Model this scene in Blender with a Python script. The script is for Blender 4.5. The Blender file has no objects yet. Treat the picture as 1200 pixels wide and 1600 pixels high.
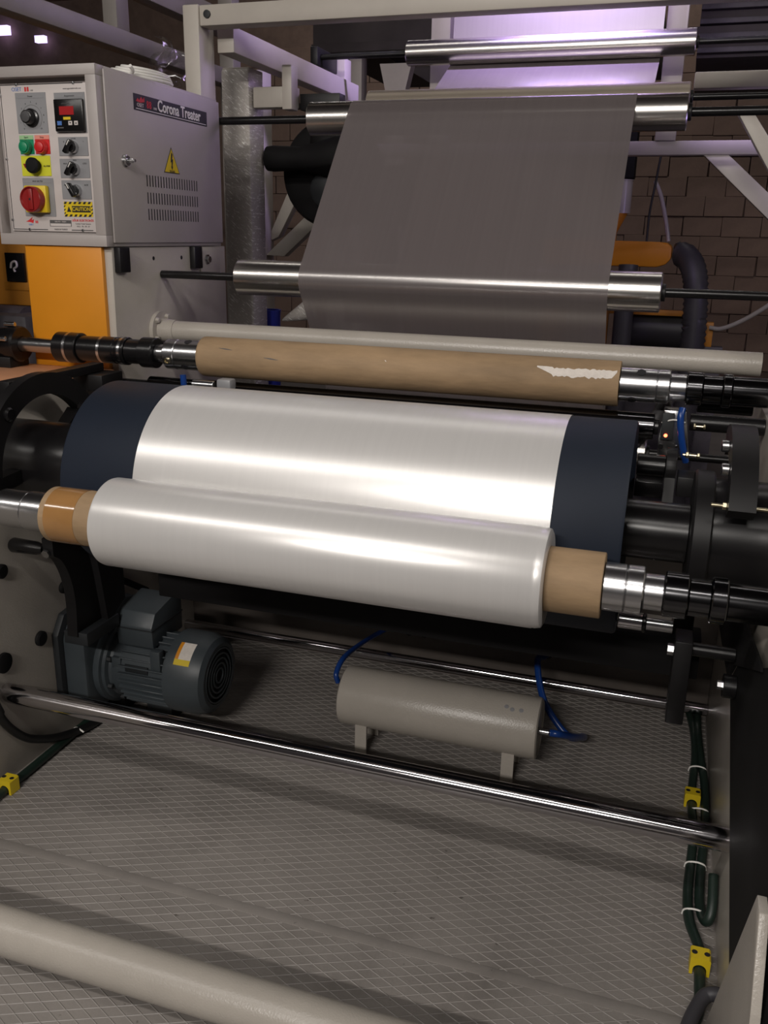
import bpy, bmesh, math, random
from mathutils import Vector, Matrix
random.seed(7)
R = math.radians
scene = bpy.context.scene
COL = scene.collection

# ------------------------------------------------------------------ camera
def camera():
    y, p, r = R(17.65), R(17.38), R(1.174)
    F = Vector((-math.sin(y)*math.cos(p), math.cos(y)*math.cos(p), -math.sin(p)))
    rt = Vector((math.cos(y), math.sin(y), 0)); up = rt.cross(F)
    r2 = rt*math.cos(r)+up*math.sin(r); u2 = -rt*math.sin(r)+up*math.cos(r)
    cd = bpy.data.cameras.new('camera'); co = bpy.data.objects.new('camera', cd); COL.objects.link(co)
    m = Matrix((r2, u2, -F)).transposed().to_4x4(); m.translation = Vector((0, 0, 1.35))
    co.matrix_world = m
    cd.sensor_fit = 'VERTICAL'; cd.sensor_height = 36; cd.lens = 36*1383.3/1600
    cd.clip_start = .05; cd.clip_end = 100
    scene.camera = co
camera()

# ------------------------------------------------------------------ world, lights, exposure
w = bpy.data.worlds.new('world'); scene.world = w; w.use_nodes = True
w.node_tree.nodes['Background'].inputs[0].default_value = (.55, .48, .47, 1)
w.node_tree.nodes['Background'].inputs[1].default_value = .045
def area(name, loc, target, sx, sy, power, color):
    l = bpy.data.lights.new(name, 'AREA'); l.shape = 'RECTANGLE'; l.size = sx; l.size_y = sy
    l.energy = power; l.color = color
    o = bpy.data.objects.new(name, l); COL.objects.link(o); o.location = loc
    d = (Vector(target)-Vector(loc)).normalized()
    x = Vector((1, 0, 0)); z = -d; yv = z.cross(x).normalized(); x = yv.cross(z).normalized()
    m = Matrix((x, yv, z)).transposed().to_4x4(); m.translation = Vector(loc); o.matrix_world = m
    return o
WARM = (1, .945, .89)
area('fluorescent_row_front', (-1.5, -.35, 2.95), (-1.0, 1.5, .6), 3.8, .14, 30, WARM)
area('fluorescent_row_entrance', (-.8, -3.2, 3.3), (-.5, 1.0, .6), 1.5, .12, 100, WARM)
area('fluorescent_row_rear', (-.7, 3.35, 3.6), (-.7, 3.35, 0), 4.6, .12, 9, WARM)
area('fluorescent_row_side', (2.7, .7, 3.2), (-1.2, 2.2, 1.2), 1.3, .14, 28, WARM)
area('block_wall_fill', (-1.0, 8.0, 4.9), (-1.0, 8.6, 0), 6.0, .15, 36, WARM)  # unseen fill light, added to brighten the block wall
area('violet_lamp', (-.55, 3.82, 2.64), (-.57, 4.6, 2.34), .5, .08, 40, (.60, .46, 1))
area('violet_fill_side', (1.5, 3.6, 1.5), (-.4, 4.1, 1.9), .5, .10, 3, (.55, .42, 1))  # unseen violet fill, added to tint tower fronts and film underside
vs = scene.view_settings
vs.view_transform = 'Standard'; vs.look = 'None'; vs.gamma = 1; vs.use_curve_mapping = False; vs.exposure = 0.3

# ------------------------------------------------------------------ materials
def srgb(r, g, b):
    f = lambda c: (c/255/12.92) if c/255 <= .04045 else ((c/255+.055)/1.055)**2.4
    return (f(r), f(g), f(b), 1)
MATS = {}
def mat(name, col, rough=.5, metal=0., var=.0, vscale=6., bump=0., bscale=60., coat=0., emit=None, estr=0., stretch=None, spec=.5, rvar=0.):
    m = bpy.data.materials.new(name); m.use_nodes = True; nt = m.node_tree; N = nt.nodes; L = nt.links
    p = N['Principled BSDF']
    p.inputs['Base Color'].default_value = col if len(col) == 4 else (*col, 1)
    p.inputs['Roughness'].default_value = rough; p.inputs['Metallic'].default_value = metal
    p.inputs['Coat Weight'].default_value = coat; p.inputs['Coat Roughness'].default_value = .15
    p.inputs['Specular IOR Level'].default_value = spec
    if emit: p.inputs['Emission Color'].default_value = (*emit, 1); p.inputs['Emission Strength'].default_value = estr
    if var or bump or rvar:
        tc = N.new('ShaderNodeTexCoord'); src = tc.outputs['Object']
        if stretch:
            mp = N.new('ShaderNodeMapping'); mp.inputs['Scale'].default_value = stretch
            L.new(src, mp.inputs['Vector']); src = mp.outputs['Vector']
    if var or rvar:
        n = N.new('ShaderNodeTexNoise'); n.inputs['Scale'].default_value = vscale; n.inputs['Detail'].default_value = 6
        n.inputs['Roughness'].default_value = .65; L.new(src, n.inputs['Vector'])
    if var:
        cr = N.new('ShaderNodeValToRGB'); cr.color_ramp.elements[0].position = .3; cr.color_ramp.elements[1].position = .72
        c = p.inputs['Base Color'].default_value
        cr.color_ramp.elements[0].color = (c[0]*(1-var), c[1]*(1-var), c[2]*(1-var), 1)
        cr.color_ramp.elements[1].color = (min(c[0]*(1+var*.6), 1), min(c[1]*(1+var*.6), 1), min(c[2]*(1+var*.6), 1), 1)
        L.new(n.outputs['Fac'], cr.inputs['Fac']); L.new(cr.outputs['Color'], p.inputs['Base Color'])
    if rvar:
        mr = N.new('ShaderNodeMapRange'); mr.inputs['To Min'].default_value = max(rough-rvar, .03); mr.inputs['To Max'].default_value = rough+rvar
        L.new(n.outputs['Fac'], mr.inputs['Value']); L.new(mr.outputs['Result'], p.inputs['Roughness'])
    if bump:
        n2 = N.new('ShaderNodeTexNoise'); n2.inputs['Scale'].default_value = bscale; n2.inputs['Detail'].default_value = 4
        L.new(src, n2.inputs['Vector'])
        b = N.new('ShaderNodeBump'); b.inputs['Strength'].default_value = bump; b.inputs['Distance'].default_value = .004
        L.new(n2.outputs['Fac'], b.inputs['Height']); L.new(b.outputs['Normal'], p.inputs['Normal'])
    MATS[name] = m
    return m
M = MATS
mat('beige', (.42, .385, .34), .31, var=.07, vscale=9, bump=.16, bscale=260)
mat('beige_floor', (.26, .238, .22), .5, var=.16, vscale=5, bump=.1, bscale=150)
mat('ridge', (.262, .241, .224), .42, var=.12, vscale=6)
mat('beige_tower', (.47, .43, .38), .45, var=.08, vscale=5)
mat('cabinet_grey', (.38, .345, .33), .42, var=.04, vscale=8, bump=.08, bscale=400)
mat('panel_brown', (.095, .08, .07), .6, var=.2, vscale=5)
mat('beige_dimmed', (.20, .18, .165), .5, var=.12, vscale=5)  # beige darkened in the colour to stand for weak light on the overhead frame
mat('black_gloss', (.007, .0065, .007), .27, var=.2, vscale=12, spec=.45)
mat('black_paint', (.008, .0075, .008), .45, var=.3, vscale=10, spec=.32)
mat('black_matte', (.007, .0065, .007), .7, var=.3, vscale=10, spec=.2)
mat('orange', (.66, .25, .012), .42, var=.06, vscale=5)
mat('salmon', (.66, .33, .18), .35, var=.06, vscale=6)
mat('orange_dark', (.50, .20, .02), .5, var=.15, vscale=6)
mat('roller_steel', (.60, .575, .545), .25, 1., var=.03, vscale=3, stretch=(30, 1, 1))
mat('dull_roller', (.36, .31, .25), .5, .6, var=.1, vscale=4)
mat('chrome', (.62, .6, .62), .10, 1., var=.05, vscale=5)
mat('machined', (.56, .56, .57), .25, 1., var=.06, vscale=12)
mat('dark_chrome', (.10, .10, .105), .16, 1., var=.2, vscale=14)
mat('drum_rubber', (.007, .012, .024), .6, var=.15, vscale=4, spec=.4)
mat('film_white', (.70, .685, .67), .31, .32, var=.03, vscale=2.0, stretch=(40, 1, 1), spec=1.)
mat('cardboard', (.335, .225, .125), .72, var=.32, vscale=6, stretch=(.6, 2, 2), bump=.25, bscale=40)
mat('tape', (.33, .17, .06), .12, var=.12, vscale=12, coat=.6)
mat('torn_paper', (.72, .66, .60), .85, var=.1, vscale=60, bump=.5, bscale=120)
mat('motor_grey', (.045, .055, .062), .45, var=.15, vscale=9)
mat('motor_dark', (.012, .014, .016), .6)
mat('cable_green', (.010, .022, .016), .45)
mat('cable_black', (.008, .008, .008), .5)
mat('cable_grey', (.05, .048, .055), .5)
mat('blue_hose', (.006, .04, .20), .3)
mat('yellow_plastic', (.68, .50, .015), .42, var=.06, vscale=30)
mat('white_plastic', (.74, .72, .68), .5)
mat('label_white', (.56, .51, .49), .45)
mat('plate_grey', (.26, .26, .27), .4)
mat('print_black', (.012, .011, .013), .5)
mat('print_grey', (.09, .085, .085), .5)
mat('red', (.55, .02, .02), .4)
mat('dark_red', (.26, .012, .012), .38)
mat('green', (.008, .22, .10), .4)
mat('pale_green', (.30, .50, .26), .5)
mat('pale_red', (.72, .26, .20), .5)
mat('lime', (.62, .62, .03), .45)
mat('display_red', (.22, .008, .010), .3, emit=(.6, .01, .01), estr=.12)
mat('print_blue', (.06, .16, .45), .5)
mat('print_red', (.55, .025, .03), .5)
mat('brass', (.62, .55, .38), .28, 1.)
mat('led_red', (.8, .05, .02), .3, emit=(1, .10, .04), estr=7)
mat('block', (.215, .145, .115), .9, var=.22, vscale=3.5, bump=.5, bscale=30)
mat('mortar', (.19, .13, .105), .95, var=.2, vscale=9)
mat('dark_wall', (.055, .042, .045), .9, var=.25, vscale=1.2)
mat('concrete', (.14, .125, .12), .8, var=.25, vscale=2)
mat('deck', (.06, .05, .05), .8, var=.3, vscale=4)
mat('hose_grey', (.055, .052, .055), .45)
mat('dark_machine', (.09, .08, .09), .6, var=.4, vscale=5)
mat('bin_blue', (.02, .03, .30), .45)
mat('lamp_window', (.6, .55, .7), .5, emit=(.62, .5, 1), estr=1.6)
mat('clear_hose', (.35, .32, .30), .25)

def floor_dirt():
    m = MATS['beige_floor']; nt = m.node_tree; N = nt.nodes; L = nt.links; p = N['Principled BSDF']
    src = p.inputs['Base Color'].links[0].from_socket
    tc = N.new('ShaderNodeTexCoord')
    n1 = N.new('ShaderNodeTexNoise'); n1.inputs['Scale'].default_value = 42; n1.inputs['Detail'].default_value = 2; L.new(tc.outputs['Object'], n1.inputs['Vector'])
    r1 = N.new('ShaderNodeValToRGB'); r1.color_ramp.elements[0].position = .72; r1.color_ramp.elements[1].position = .76
    r1.color_ramp.elements[0].color = (0, 0, 0, 1); r1.color_ramp.elements[1].color = (.85, .85, .85, 1); L.new(n1.outputs['Fac'], r1.inputs['Fac'])
    n2 = N.new('ShaderNodeTexNoise'); n2.inputs['Scale'].default_value = 3.2; n2.inputs['Detail'].default_value = 7; n2.inputs['Roughness'].default_value = .7; L.new(tc.outputs['Object'], n2.inputs['Vector'])
    r2 = N.new('ShaderNodeValToRGB'); r2.color_ramp.elements[0].position = .52; r2.color_ramp.elements[1].position = .8
    r2.color_ramp.elements[0].color = (0, 0, 0, 1); r2.color_ramp.elements[1].color = (.6, .6, .6, 1); L.new(n2.outputs['Fac'], r2.inputs['Fac'])
    mx = N.new('ShaderNodeMath'); mx.operation = 'MAXIMUM'; L.new(r1.outputs['Color'], mx.inputs[0]); L.new(r2.outputs['Color'], mx.inputs[1])
    mc = N.new('ShaderNodeMix'); mc.data_type = 'RGBA'; L.new(mx.outputs[0], mc.inputs['Factor']); L.new(src, mc.inputs['A']); mc.inputs['B'].default_value = (.10, .088, .078, 1)
    L.new(mc.outputs['Result'], p.inputs['Base Color'])
floor_dirt()
def film_web_mat():
    m = bpy.data.materials.new('film_web'); m.use_nodes = True; nt = m.node_tree; N = nt.nodes; L = nt.links
    N.clear(); out = N.new('ShaderNodeOutputMaterial')
    tc = N.new('ShaderNodeTexCoord'); mp = N.new('ShaderNodeMapping'); mp.inputs['Scale'].default_value = (60, .6, .6)
    L.new(tc.outputs['Object'], mp.inputs['Vector'])
    ns = N.new('ShaderNodeTexNoise'); ns.inputs['Scale'].default_value = 1.5; ns.inputs['Detail'].default_value = 3; L.new(mp.outputs['Vector'], ns.inputs['Vector'])
    cr = N.new('ShaderNodeValToRGB'); cr.color_ramp.elements[0].color = (.21, .18, .18, 1); cr.color_ramp.elements[1].color = (.245, .21, .21, 1)
    L.new(ns.outputs['Fac'], cr.inputs['Fac'])
    d = N.new('ShaderNodeBsdfDiffuse'); t = N.new('ShaderNodeBsdfTranslucent'); g = N.new('ShaderNodeBsdfGlossy'); tr = N.new('ShaderNodeBsdfTransparent')
    g.inputs['Roughness'].default_value = .25; g.inputs['Color'].default_value = (.8, .78, .76, 1)
    L.new(cr.outputs['Color'], d.inputs['Color']); L.new(cr.outputs['Color'], t.inputs['Color'])
    m1 = N.new('ShaderNodeMixShader'); m1.inputs[0].default_value = .35; L.new(d.outputs[0], m1.inputs[1]); L.new(t.outputs[0], m1.inputs[2])
    m2 = N.new('ShaderNodeMixShader'); m2.inputs[0].default_value = .24; L.new(m1.outputs[0], m2.inputs[1]); L.new(g.outputs[0], m2.inputs[2])
    m3 = N.new('ShaderNodeMixShader'); m3.inputs[0].default_value = .06; L.new(m2.outputs[0], m3.inputs[1]); L.new(tr.outputs[0], m3.inputs[2])
    L.new(m3.outputs[0], out.inputs['Surface']); MATS['film_web'] = m
film_web_mat()
def wrap_mat():
    m = bpy.data.materials.new('stretch_wrap'); m.use_nodes = True; nt = m.node_tree; N = nt.nodes; L = nt.links
    p = N['Principled BSDF']; p.inputs['Base Color'].default_value = (.46, .43, .40, 1); p.inputs['Roughness'].default_value = .3
    p.inputs['Coat Weight'].default_value = .5; p.inputs['Coat Roughness'].default_value = .09
    tc = N.new('ShaderNodeTexCoord'); mp = N.new('ShaderNodeMapping'); mp.inputs['Rotation'].default_value = (0, R(35), 0); mp.inputs['Scale'].default_value = (1, 1, 3.5)
    L.new(tc.outputs['Object'], mp.inputs['Vector'])
    n = N.new('ShaderNodeTexNoise'); n.inputs['Scale'].default_value = 50; n.inputs['Detail'].default_value = 6; n.inputs['Distortion'].default_value = 1.5
    L.new(mp.outputs['Vector'], n.inputs['Vector'])
    b = N.new('ShaderNodeBump'); b.inputs['Strength'].default_value = .7; b.inputs['Distance'].default_value = .006
    L.new(n.outputs['Fac'], b.inputs['Height']); L.new(b.outputs['Normal'], p.inputs['Normal']); L.new(b.outputs['Normal'], p.inputs['Coat Normal'])
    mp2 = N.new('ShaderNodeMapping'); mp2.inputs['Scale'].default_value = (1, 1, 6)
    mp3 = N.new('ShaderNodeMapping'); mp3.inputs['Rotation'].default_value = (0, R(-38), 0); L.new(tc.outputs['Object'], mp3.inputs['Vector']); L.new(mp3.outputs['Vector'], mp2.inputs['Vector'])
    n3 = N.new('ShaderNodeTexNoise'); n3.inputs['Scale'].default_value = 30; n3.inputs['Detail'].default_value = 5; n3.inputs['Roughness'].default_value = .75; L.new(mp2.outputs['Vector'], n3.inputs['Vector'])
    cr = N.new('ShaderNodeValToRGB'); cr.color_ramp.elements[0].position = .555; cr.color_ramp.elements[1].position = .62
    cr.color_ramp.elements[0].color = (.46, .425, .39, 1); cr.color_ramp.elements[1].color = (.95, .93, .9, 1); L.new(n3.outputs['Fac'], cr.inputs['Fac']); L.new(cr.outputs['Color'], p.inputs['Base Color'])  # pale specks stand for glints on the creases, put into the colour
    MATS['stretch_wrap'] = m
wrap_mat()
def clear_film_mat():
    m = bpy.data.materials.new('clear_film'); m.use_nodes = True; nt = m.node_tree; N = nt.nodes; L = nt.links
    N.clear(); out = N.new('ShaderNodeOutputMaterial')
    g = N.new('ShaderNodeBsdfGlossy'); g.inputs['Roughness'].default_value = .1; tr = N.new('ShaderNodeBsdfTransparent')
    mx = N.new('ShaderNodeMixShader'); mx.inputs[0].default_value = .75; L.new(g.outputs[0], mx.inputs[1]); L.new(tr.outputs[0], mx.inputs[2])
    L.new(mx.outputs[0], out.inputs['Surface']); MATS['clear_film'] = m
clear_film_mat()

# ------------------------------------------------------------------ helpers
ORG = {}
def link(o, parent=None, wloc=(0, 0, 0)):
    COL.objects.link(o)
    if parent is not None:
        o.parent = parent; o.location = Vector(wloc)-ORG[parent.name]
    else:
        o.location = wloc
    ORG[o.name] = Vector(wloc)
    return o
def thing(name, label, cat, loc=(0, 0, 0), group=None):
    o = bpy.data.objects.new(name, None); o.empty_display_size = .05
    link(o, None, loc); o['label'] = label; o['category'] = cat
    if group: o['group'] = group
    return o
def tag(o, label, cat, group=None):
    o['label'] = label; o['category'] = cat
    if group: o['group'] = group
    return o
def mesh(name, verts, faces, m, parent=None, smooth=None, wloc=(0, 0, 0)):
    me = bpy.data.meshes.new(name); me.from_pydata([tuple(v) for v in verts], [], faces)
    me.validate(); me.update()
    bm = bmesh.new(); bm.from_mesh(me); bmesh.ops.recalc_face_normals(bm, faces=bm.faces); bm.to_mesh(me); bm.free()
    if smooth:
        me.shade_smooth(); me.set_sharp_from_angle(angle=R(smooth))
    if m: me.materials.append(M[m])
    o = bpy.data.objects.new(name, me)
    return link(o, parent, wloc)
def from_bm(name, bm, m, parent=None, smooth=None, wloc=(0, 0, 0)):
    me = bpy.data.meshes.new(name); bmesh.ops.recalc_face_normals(bm, faces=bm.faces); bm.to_mesh(me); bm.free()
    if smooth: me.shade_smooth(); me.set_sharp_from_angle(angle=R(smooth))
    me.materials.append(M[m])
    return link(bpy.data.objects.new(name, me), parent, wloc)
def inst(src, name, parent=None, wloc=(0, 0, 0), rot=None):
    o = bpy.data.objects.new(name, src.data); link(o, parent, wloc)
    if rot: o.rotation_euler = rot
    return o
def box(name, x0, x1, y0, y1, z0, z1, m, parent=None, bevel=.002, seg=2):
    c = Vector(((x0+x1)/2, (y0+y1)/2, (z0+z1)/2))
    bm = bmesh.new(); bmesh.ops.create_cube(bm, size=1)
    for v in bm.verts: v.co = Vector((v.co.x*(x1-x0), v.co.y*(y1-y0), v.co.z*(z1-z0)))
    b = min(bevel, .45*min(x1-x0, y1-y0, z1-z0))
    if b > 0: bmesh.ops.bevel(bm, geom=list(bm.edges), offset=b, segments=seg, affect='EDGES', profile=.5)
    return from_bm(name, bm, m, parent, 40 if b > 0 else None, c)
AX = {'x': (Vector((0, 1, 0)), Vector((0, 0, 1)), Vector((1, 0, 0))), 'y': (Vector((1, 0, 0)), Vector((0, 0, 1)), Vector((0, 1, 0))), 'z': (Vector((1, 0, 0)), Vector((0, 1, 0)), Vector((0, 0, 1)))}
def lathe(name, prof, axis, c, m, parent=None, seg=64, smooth=35, u=None):
    """prof: list of (distance along axis, radius); c: point of the axis (world)."""
    if isinstance(axis, str): e1, e2, e3 = AX[axis]
    else:
        e3 = Vector(axis).normalized(); e1 = e3.orthogonal().normalized(); e2 = e3.cross(e1)
    V = []; F = []; rings = []
    for a, r in prof:
        if r < 1e-6:
            V.append(e3*a); rings.append([len(V)-1])
        else:
            i0 = len(V)
            for k in range(seg):
                t = 2*math.pi*k/seg; V.append(e3*a+e1*(r*math.cos(t))+e2*(r*math.sin(t)))
            rings.append(list(range(i0, i0+seg)))
    for A, B in zip(rings, rings[1:]):
        if len(A) == 1 and len(B) == 1: continue
        for k in range(seg):
            k2 = (k+1) % seg
            if len(A) == 1: F.append((A[0], B[k], B[k2]))
            elif len(B) == 1: F.append((A[k], A[k2], B[0]))
            else: F.append((A[k], A[k2], B[k2], B[k]))
    return mesh(name, V, F, m, parent, smooth, c)
def rod(name, axis, a0, a1, r, c, m, parent=None, seg=40, ch=.0015):
    ch = min(ch, r*.4, abs(a1-a0)*.3)
    return lathe(name, [(a0, 0), (a0, r-ch), (a0+ch, r), (a1-ch, r), (a1, r-ch), (a1, 0)], axis, c, m, parent, seg)
def xrod(name, x0, x1, r, y, z, m, parent=None, seg=48, ch=.0015):
    xm = (x0+x1)/2
    return rod(name, 'x', x0-xm, x1-xm, r, (xm, y, z), m, parent, seg, ch)
def xlathe(name, prof, y, z, m, parent=None, seg=64):
    return lathe(name, prof, 'x', (0, y, z), m, parent, seg)
def prism(name, pts, axis, a0, a1, m, parent=None, bevel=.0, smooth=None):
    e1, e2, e3 = AX[axis]
    bm = bmesh.new(); n = len(pts)
    lo = [bm.verts.new(e1*p[0]+e2*p[1]+e3*a0) for p in pts]; hi = [bm.verts.new(e1*p[0]+e2*p[1]+e3*a1) for p in pts]
    bm.faces.new(lo); bm.faces.new(hi)
    for k in range(n): bm.faces.new((lo[k], lo[(k+1) % n], hi[(k+1) % n], hi[k]))
    if bevel: bmesh.ops.bevel(bm, geom=list(bm.edges), offset=bevel, segments=2, affect='EDGES', profile=.5)
    return from_bm(name, bm, m, parent, smooth or (35 if bevel else None))
def smooth_path(pts, n=10):
    P = [Vector(p) for p in pts]
    if len(P) < 3: return P
    P = [P[0]*2-P[1]]+P+[P[-1]*2-P[-2]]; out = []
    for i in range(1, len(P)-2):
        a, b, c, d = P[i-1:i+3]
        for k in range(n):
            t = k/n
            out.append(.5*((2*b)+(c-a)*t+(2*a-5*b+4*c-d)*t*t+(3*b-a-3*c+d)*t**3))
    out.append(P[-2]); return out
def tube(name, pts, r, m, parent=None, seg=12, n=10, rib=None, smooth=True):
    P = smooth_path(pts, n) if smooth else [Vector(p) for p in pts]
    if rib:   # resample so that ribs alternate
        L = [0.]
        for a, b in zip(P, P[1:]): L.append(L[-1]+(b-a).length)
        cnt = int(L[-1]/rib); Q = []
        j = 0
        for k in range(cnt+1):
            s = L[-1]*k/cnt
            while j < len(L)-2 and L[j+1] < s: j += 1
            t = (s-L[j])/max(L[j+1]-L[j], 1e-9); Q.append(P[j].lerp(P[j+1], t))
        P = Q
    V = []; F = []; up = None
    for i, p in enumerate(P):
        d = (P[min(i+1, len(P)-1)]-P[max(i-1, 0)]).normalized()
        if up is None: up = d.orthogonal().normalized()
        up = (up-d*up.dot(d)).normalized(); s = d.cross(up)
        rr = r*(1.07 if (rib and i % 2) else (.93 if rib else 1))
        for k in range(seg):
            t = 2*math.pi*k/seg; V.append(p+up*(rr*math.cos(t))+s*(rr*math.sin(t)))
    for i in range(len(P)-1):
        for k in range(seg):
            k2 = (k+1) % seg; F.append((i*seg+k, i*seg+k2, (i+1)*seg+k2, (i+1)*seg+k))
    F.append(tuple(range(seg))); F.append(tuple(range((len(P)-1)*seg, len(P)*seg)))
    c = P[len(P)//2].copy()
    return mesh(name, [v-c for v in V], F, m, parent, 60, c)
DG = None
def text(name, s, loc, size, m, face, parent=None, ext=.0003, align='CENTER', bold=False, sx=1.):
    """face 'x': on a surface facing +X, reading along +Y; face 'y': facing -Y, reading along +X."""
    cu = bpy.data.curves.new('t', 'FONT'); cu.body = s; cu.size = size; cu.align_x = align; cu.align_y = 'CENTER'; cu.extrude = ext
    cu.resolution_u = 3
    if bold: cu.offset = size*.018
    t = bpy.data.objects.new('t', cu); COL.objects.link(t)
    dg = bpy.context.evaluated_depsgraph_get(); me = bpy.data.meshes.new_from_object(t.evaluated_get(dg))
    bpy.data.objects.remove(t); bpy.data.curves.remove(cu)
    mx = Matrix(((0, 0, 1), (1, 0, 0), (0, 1, 0))) if face == 'x' else Matrix(((1, 0, 0), (0, 0, -1), (0, 1, 0)))
    for v in me.vertices: v.co = mx @ Vector((v.co.x*sx, v.co.y, v.co.z))
    me.materials.clear(); me.materials.append(M[m]); me.name = name
    return link(bpy.data.objects.new(name, me), parent, loc)
def struct(o): o['kind'] = 'structure'; return o
def arc(cy, cz, r, a0, a1, n=32):
    return [(cy+r*math.cos(R(a0+(a1-a0)*k/n)), cz+r*math.sin(R(a0+(a1-a0)*k/n))) for k in range(n+1)]

FZ = -.12   # factory floor; the winder's tread plate is z = 0
XL, XR = -1.495, .215   # inner faces of the winder's side plates

# ------------------------------------------------------------------ the hall
struct(box('floor', -12, 8, -8, 9.7, FZ-.2, FZ, 'concrete', bevel=0))
struct(box('ceiling', -12, 8, -8, 9.7, 5.6, 5.8, 'dark_wall', bevel=0))
wl = struct(box('wall_left', -12.2, -12, -8, 9.7, FZ, 5.6, 'dark_wall', bevel=0))
wb = struct(box('wall_back', -12, 8, 9.56, 9.7, FZ, 5.6, 'mortar', bevel=0))
BW, BH = .36, .181
proto = None
for r in range(17):
    z = .22+r*BH
    for c in range(17):
        x = -4.9+c*BW+(BW/2 if r % 2 else 0)
        if proto is None:
            proto = box('concrete_block', -.5*(BW-.009), .5*(BW-.009), -.03, .03, -.5*(BH-.003), .5*(BH-.003), 'block', wb, .003, 1)
            proto.location = Vector((x+BW/2, 9.545, z))-ORG[wb.name]
        else:
            inst(proto, 'concrete_block', wb, (x+BW/2+random.uniform(-.006, .006), 9.545+random.uniform(-.006, .006), z+random.uniform(-.003, .003)))
wn = struct(box('window_1', -7.85, -7.655, 9.44, 9.50, 3.465, 3.56, 'lamp_window', bevel=0))
wn = struct(box('window_2', -7.295, -7.17, 9.44, 9.50, 3.365, 3.435, 'lamp_window', bevel=0))

# ------------------------------------------------------------------ winder frame
wf = thing('winder_frame', 'beige steel winder frame with side plates, diamond tread platform and chrome cross bars', 'machine frame', (-.64, 1.9, FZ))
bp = box('tread_plate', -1.53, .245, .35, 2.52, -.012, 0, 'beige_floor', wf, .001)
box('plinth', -1.53, .245, .4, 2.6, FZ, -.012, 'beige', wf, .002)
def ridges():
    dirs = ((.029, .013), (.027, -.0125)); sp = .0225; hw = .0015; h = .0011
    V = []; F = []
    zones = [(1.379, 2.515), (.40, 1.352)]
    x0, x1 = -1.49, .212
    for dx, dy in dirs:
        l = math.hypot(dx, dy); d = Vector((dx/l, dy/l)); n = Vector((-d.y, d.x))
        for k in range(-140, 180):
            c = n*(k*sp)+Vector((-.64, 1.2))
            for ya, yb in zones:
                ts = []
                tlo, thi = -1e9, 1e9
                for comp, lo, hi in ((0, x0, x1), (1, ya, yb)):
                    a = (lo-c[comp])/d[comp]; b = (hi-c[comp])/d[comp]
                    if a > b: a, b = b, a
                    tlo = max(tlo, a); thi = min(thi, b)
                if thi-tlo < .01: continue
                p, q = c+d*tlo, c+d*thi; i = len(V)
                V += [(p.x+n.x*hw, p.y+n.y*hw, .0001), (p.x, p.y, h), (p.x-n.x*hw, p.y-n.y*hw, .0001), (q.x+n.x*hw, q.y+n.y*hw, .0001), (q.x, q.y, h), (q.x-n.x*hw, q.y-n.y*hw, .0001)]
                F += [(i, i+1, i+4, i+3), (i+1, i+2, i+5, i+4)]
    o = mesh('tread_ridges', V, F, 'ridge', bp); o['kind'] = 'stuff'
ridges()
box('seam_strip', -1.49, .212, 1.353, 1.378, -.002, .0012, 'beige_floor', bp, .0008)
lp = [(.85, FZ), (.85, .80), (1.05, .955), (2.18, .955), (2.18, 1.3025), (2.84, 1.3025), (2.84, FZ)]
sl = prism('side_plate', lp, 'x', -1.53, XL, 'beige', wf, .003)
rp = [(.95, FZ), (.95, .5), (1.45, .98), (2.70, .98), (2.70, FZ)]
sr = prism('side_plate', rp, 'x', XR, .245, 'beige', wf, .003)
box('upright', .262, .29, 2.30, 2.52, .6, 1.9, 'beige', wf)
box('upright_foot', .245, .262, 2.28, 2.54, .6, .9, 'beige', wf)
box('column', -1.767, -1.532, 2.182, 2.84, FZ, 1.303, 'beige', wf)
box('column_panel', -1.767, -1.517, 2.165, 2.181, .955, 1.303, 'orange', wf, .002)
tc = box('table_cover', -2.0, -1.50, 1.72, 2.164, .957, .970, 'salmon', wf, .003)
box('table_skirt', -2.0, -1.535, 1.70, 1.719, .72, .962, 'orange', wf, .003)
box('table_body', -2.0, -1.535, 1.72, 2.164, FZ, .939, 'beige', wf)
rl = prism('shaft_rail', [(1.665, .970), (1.665, 1.010), (2.03, 1.010), (2.03, .988), (1.69, .988), (1.69, .970)], 'x', -1.475, -1.44, 'black_paint', wf, .002)
box('rail_block', -1.49, -1.40, 1.96, 2.055, .945, .987, 'black_paint', wf, .003)
# column details under the cabinet
for y0 in (2.19, 2.60):
    box('cabinet_bracket', XL, -1.475, y0, y0+.05, 1.235, 1.303, 'black_paint', wf, .003)
box('mount_plate', XL, -1.488, 2.66, 2.79, 1.215, 1.30, 'beige', wf, .002)
lathe('bolt', [(0, .017), (.004, .017), (.004, .011), (.012, .011), (.012, 0)], 'x', (-1.488, 2.70, 1.262), 'machined', wf, 6)
for y in (2.39, 2.55):
    lathe('bolt_hole', [(0, .006), (.0006, .006), (.0006, 0)], 'x', (XL, y, 1.270), 'print_black', wf, 16)
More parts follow.
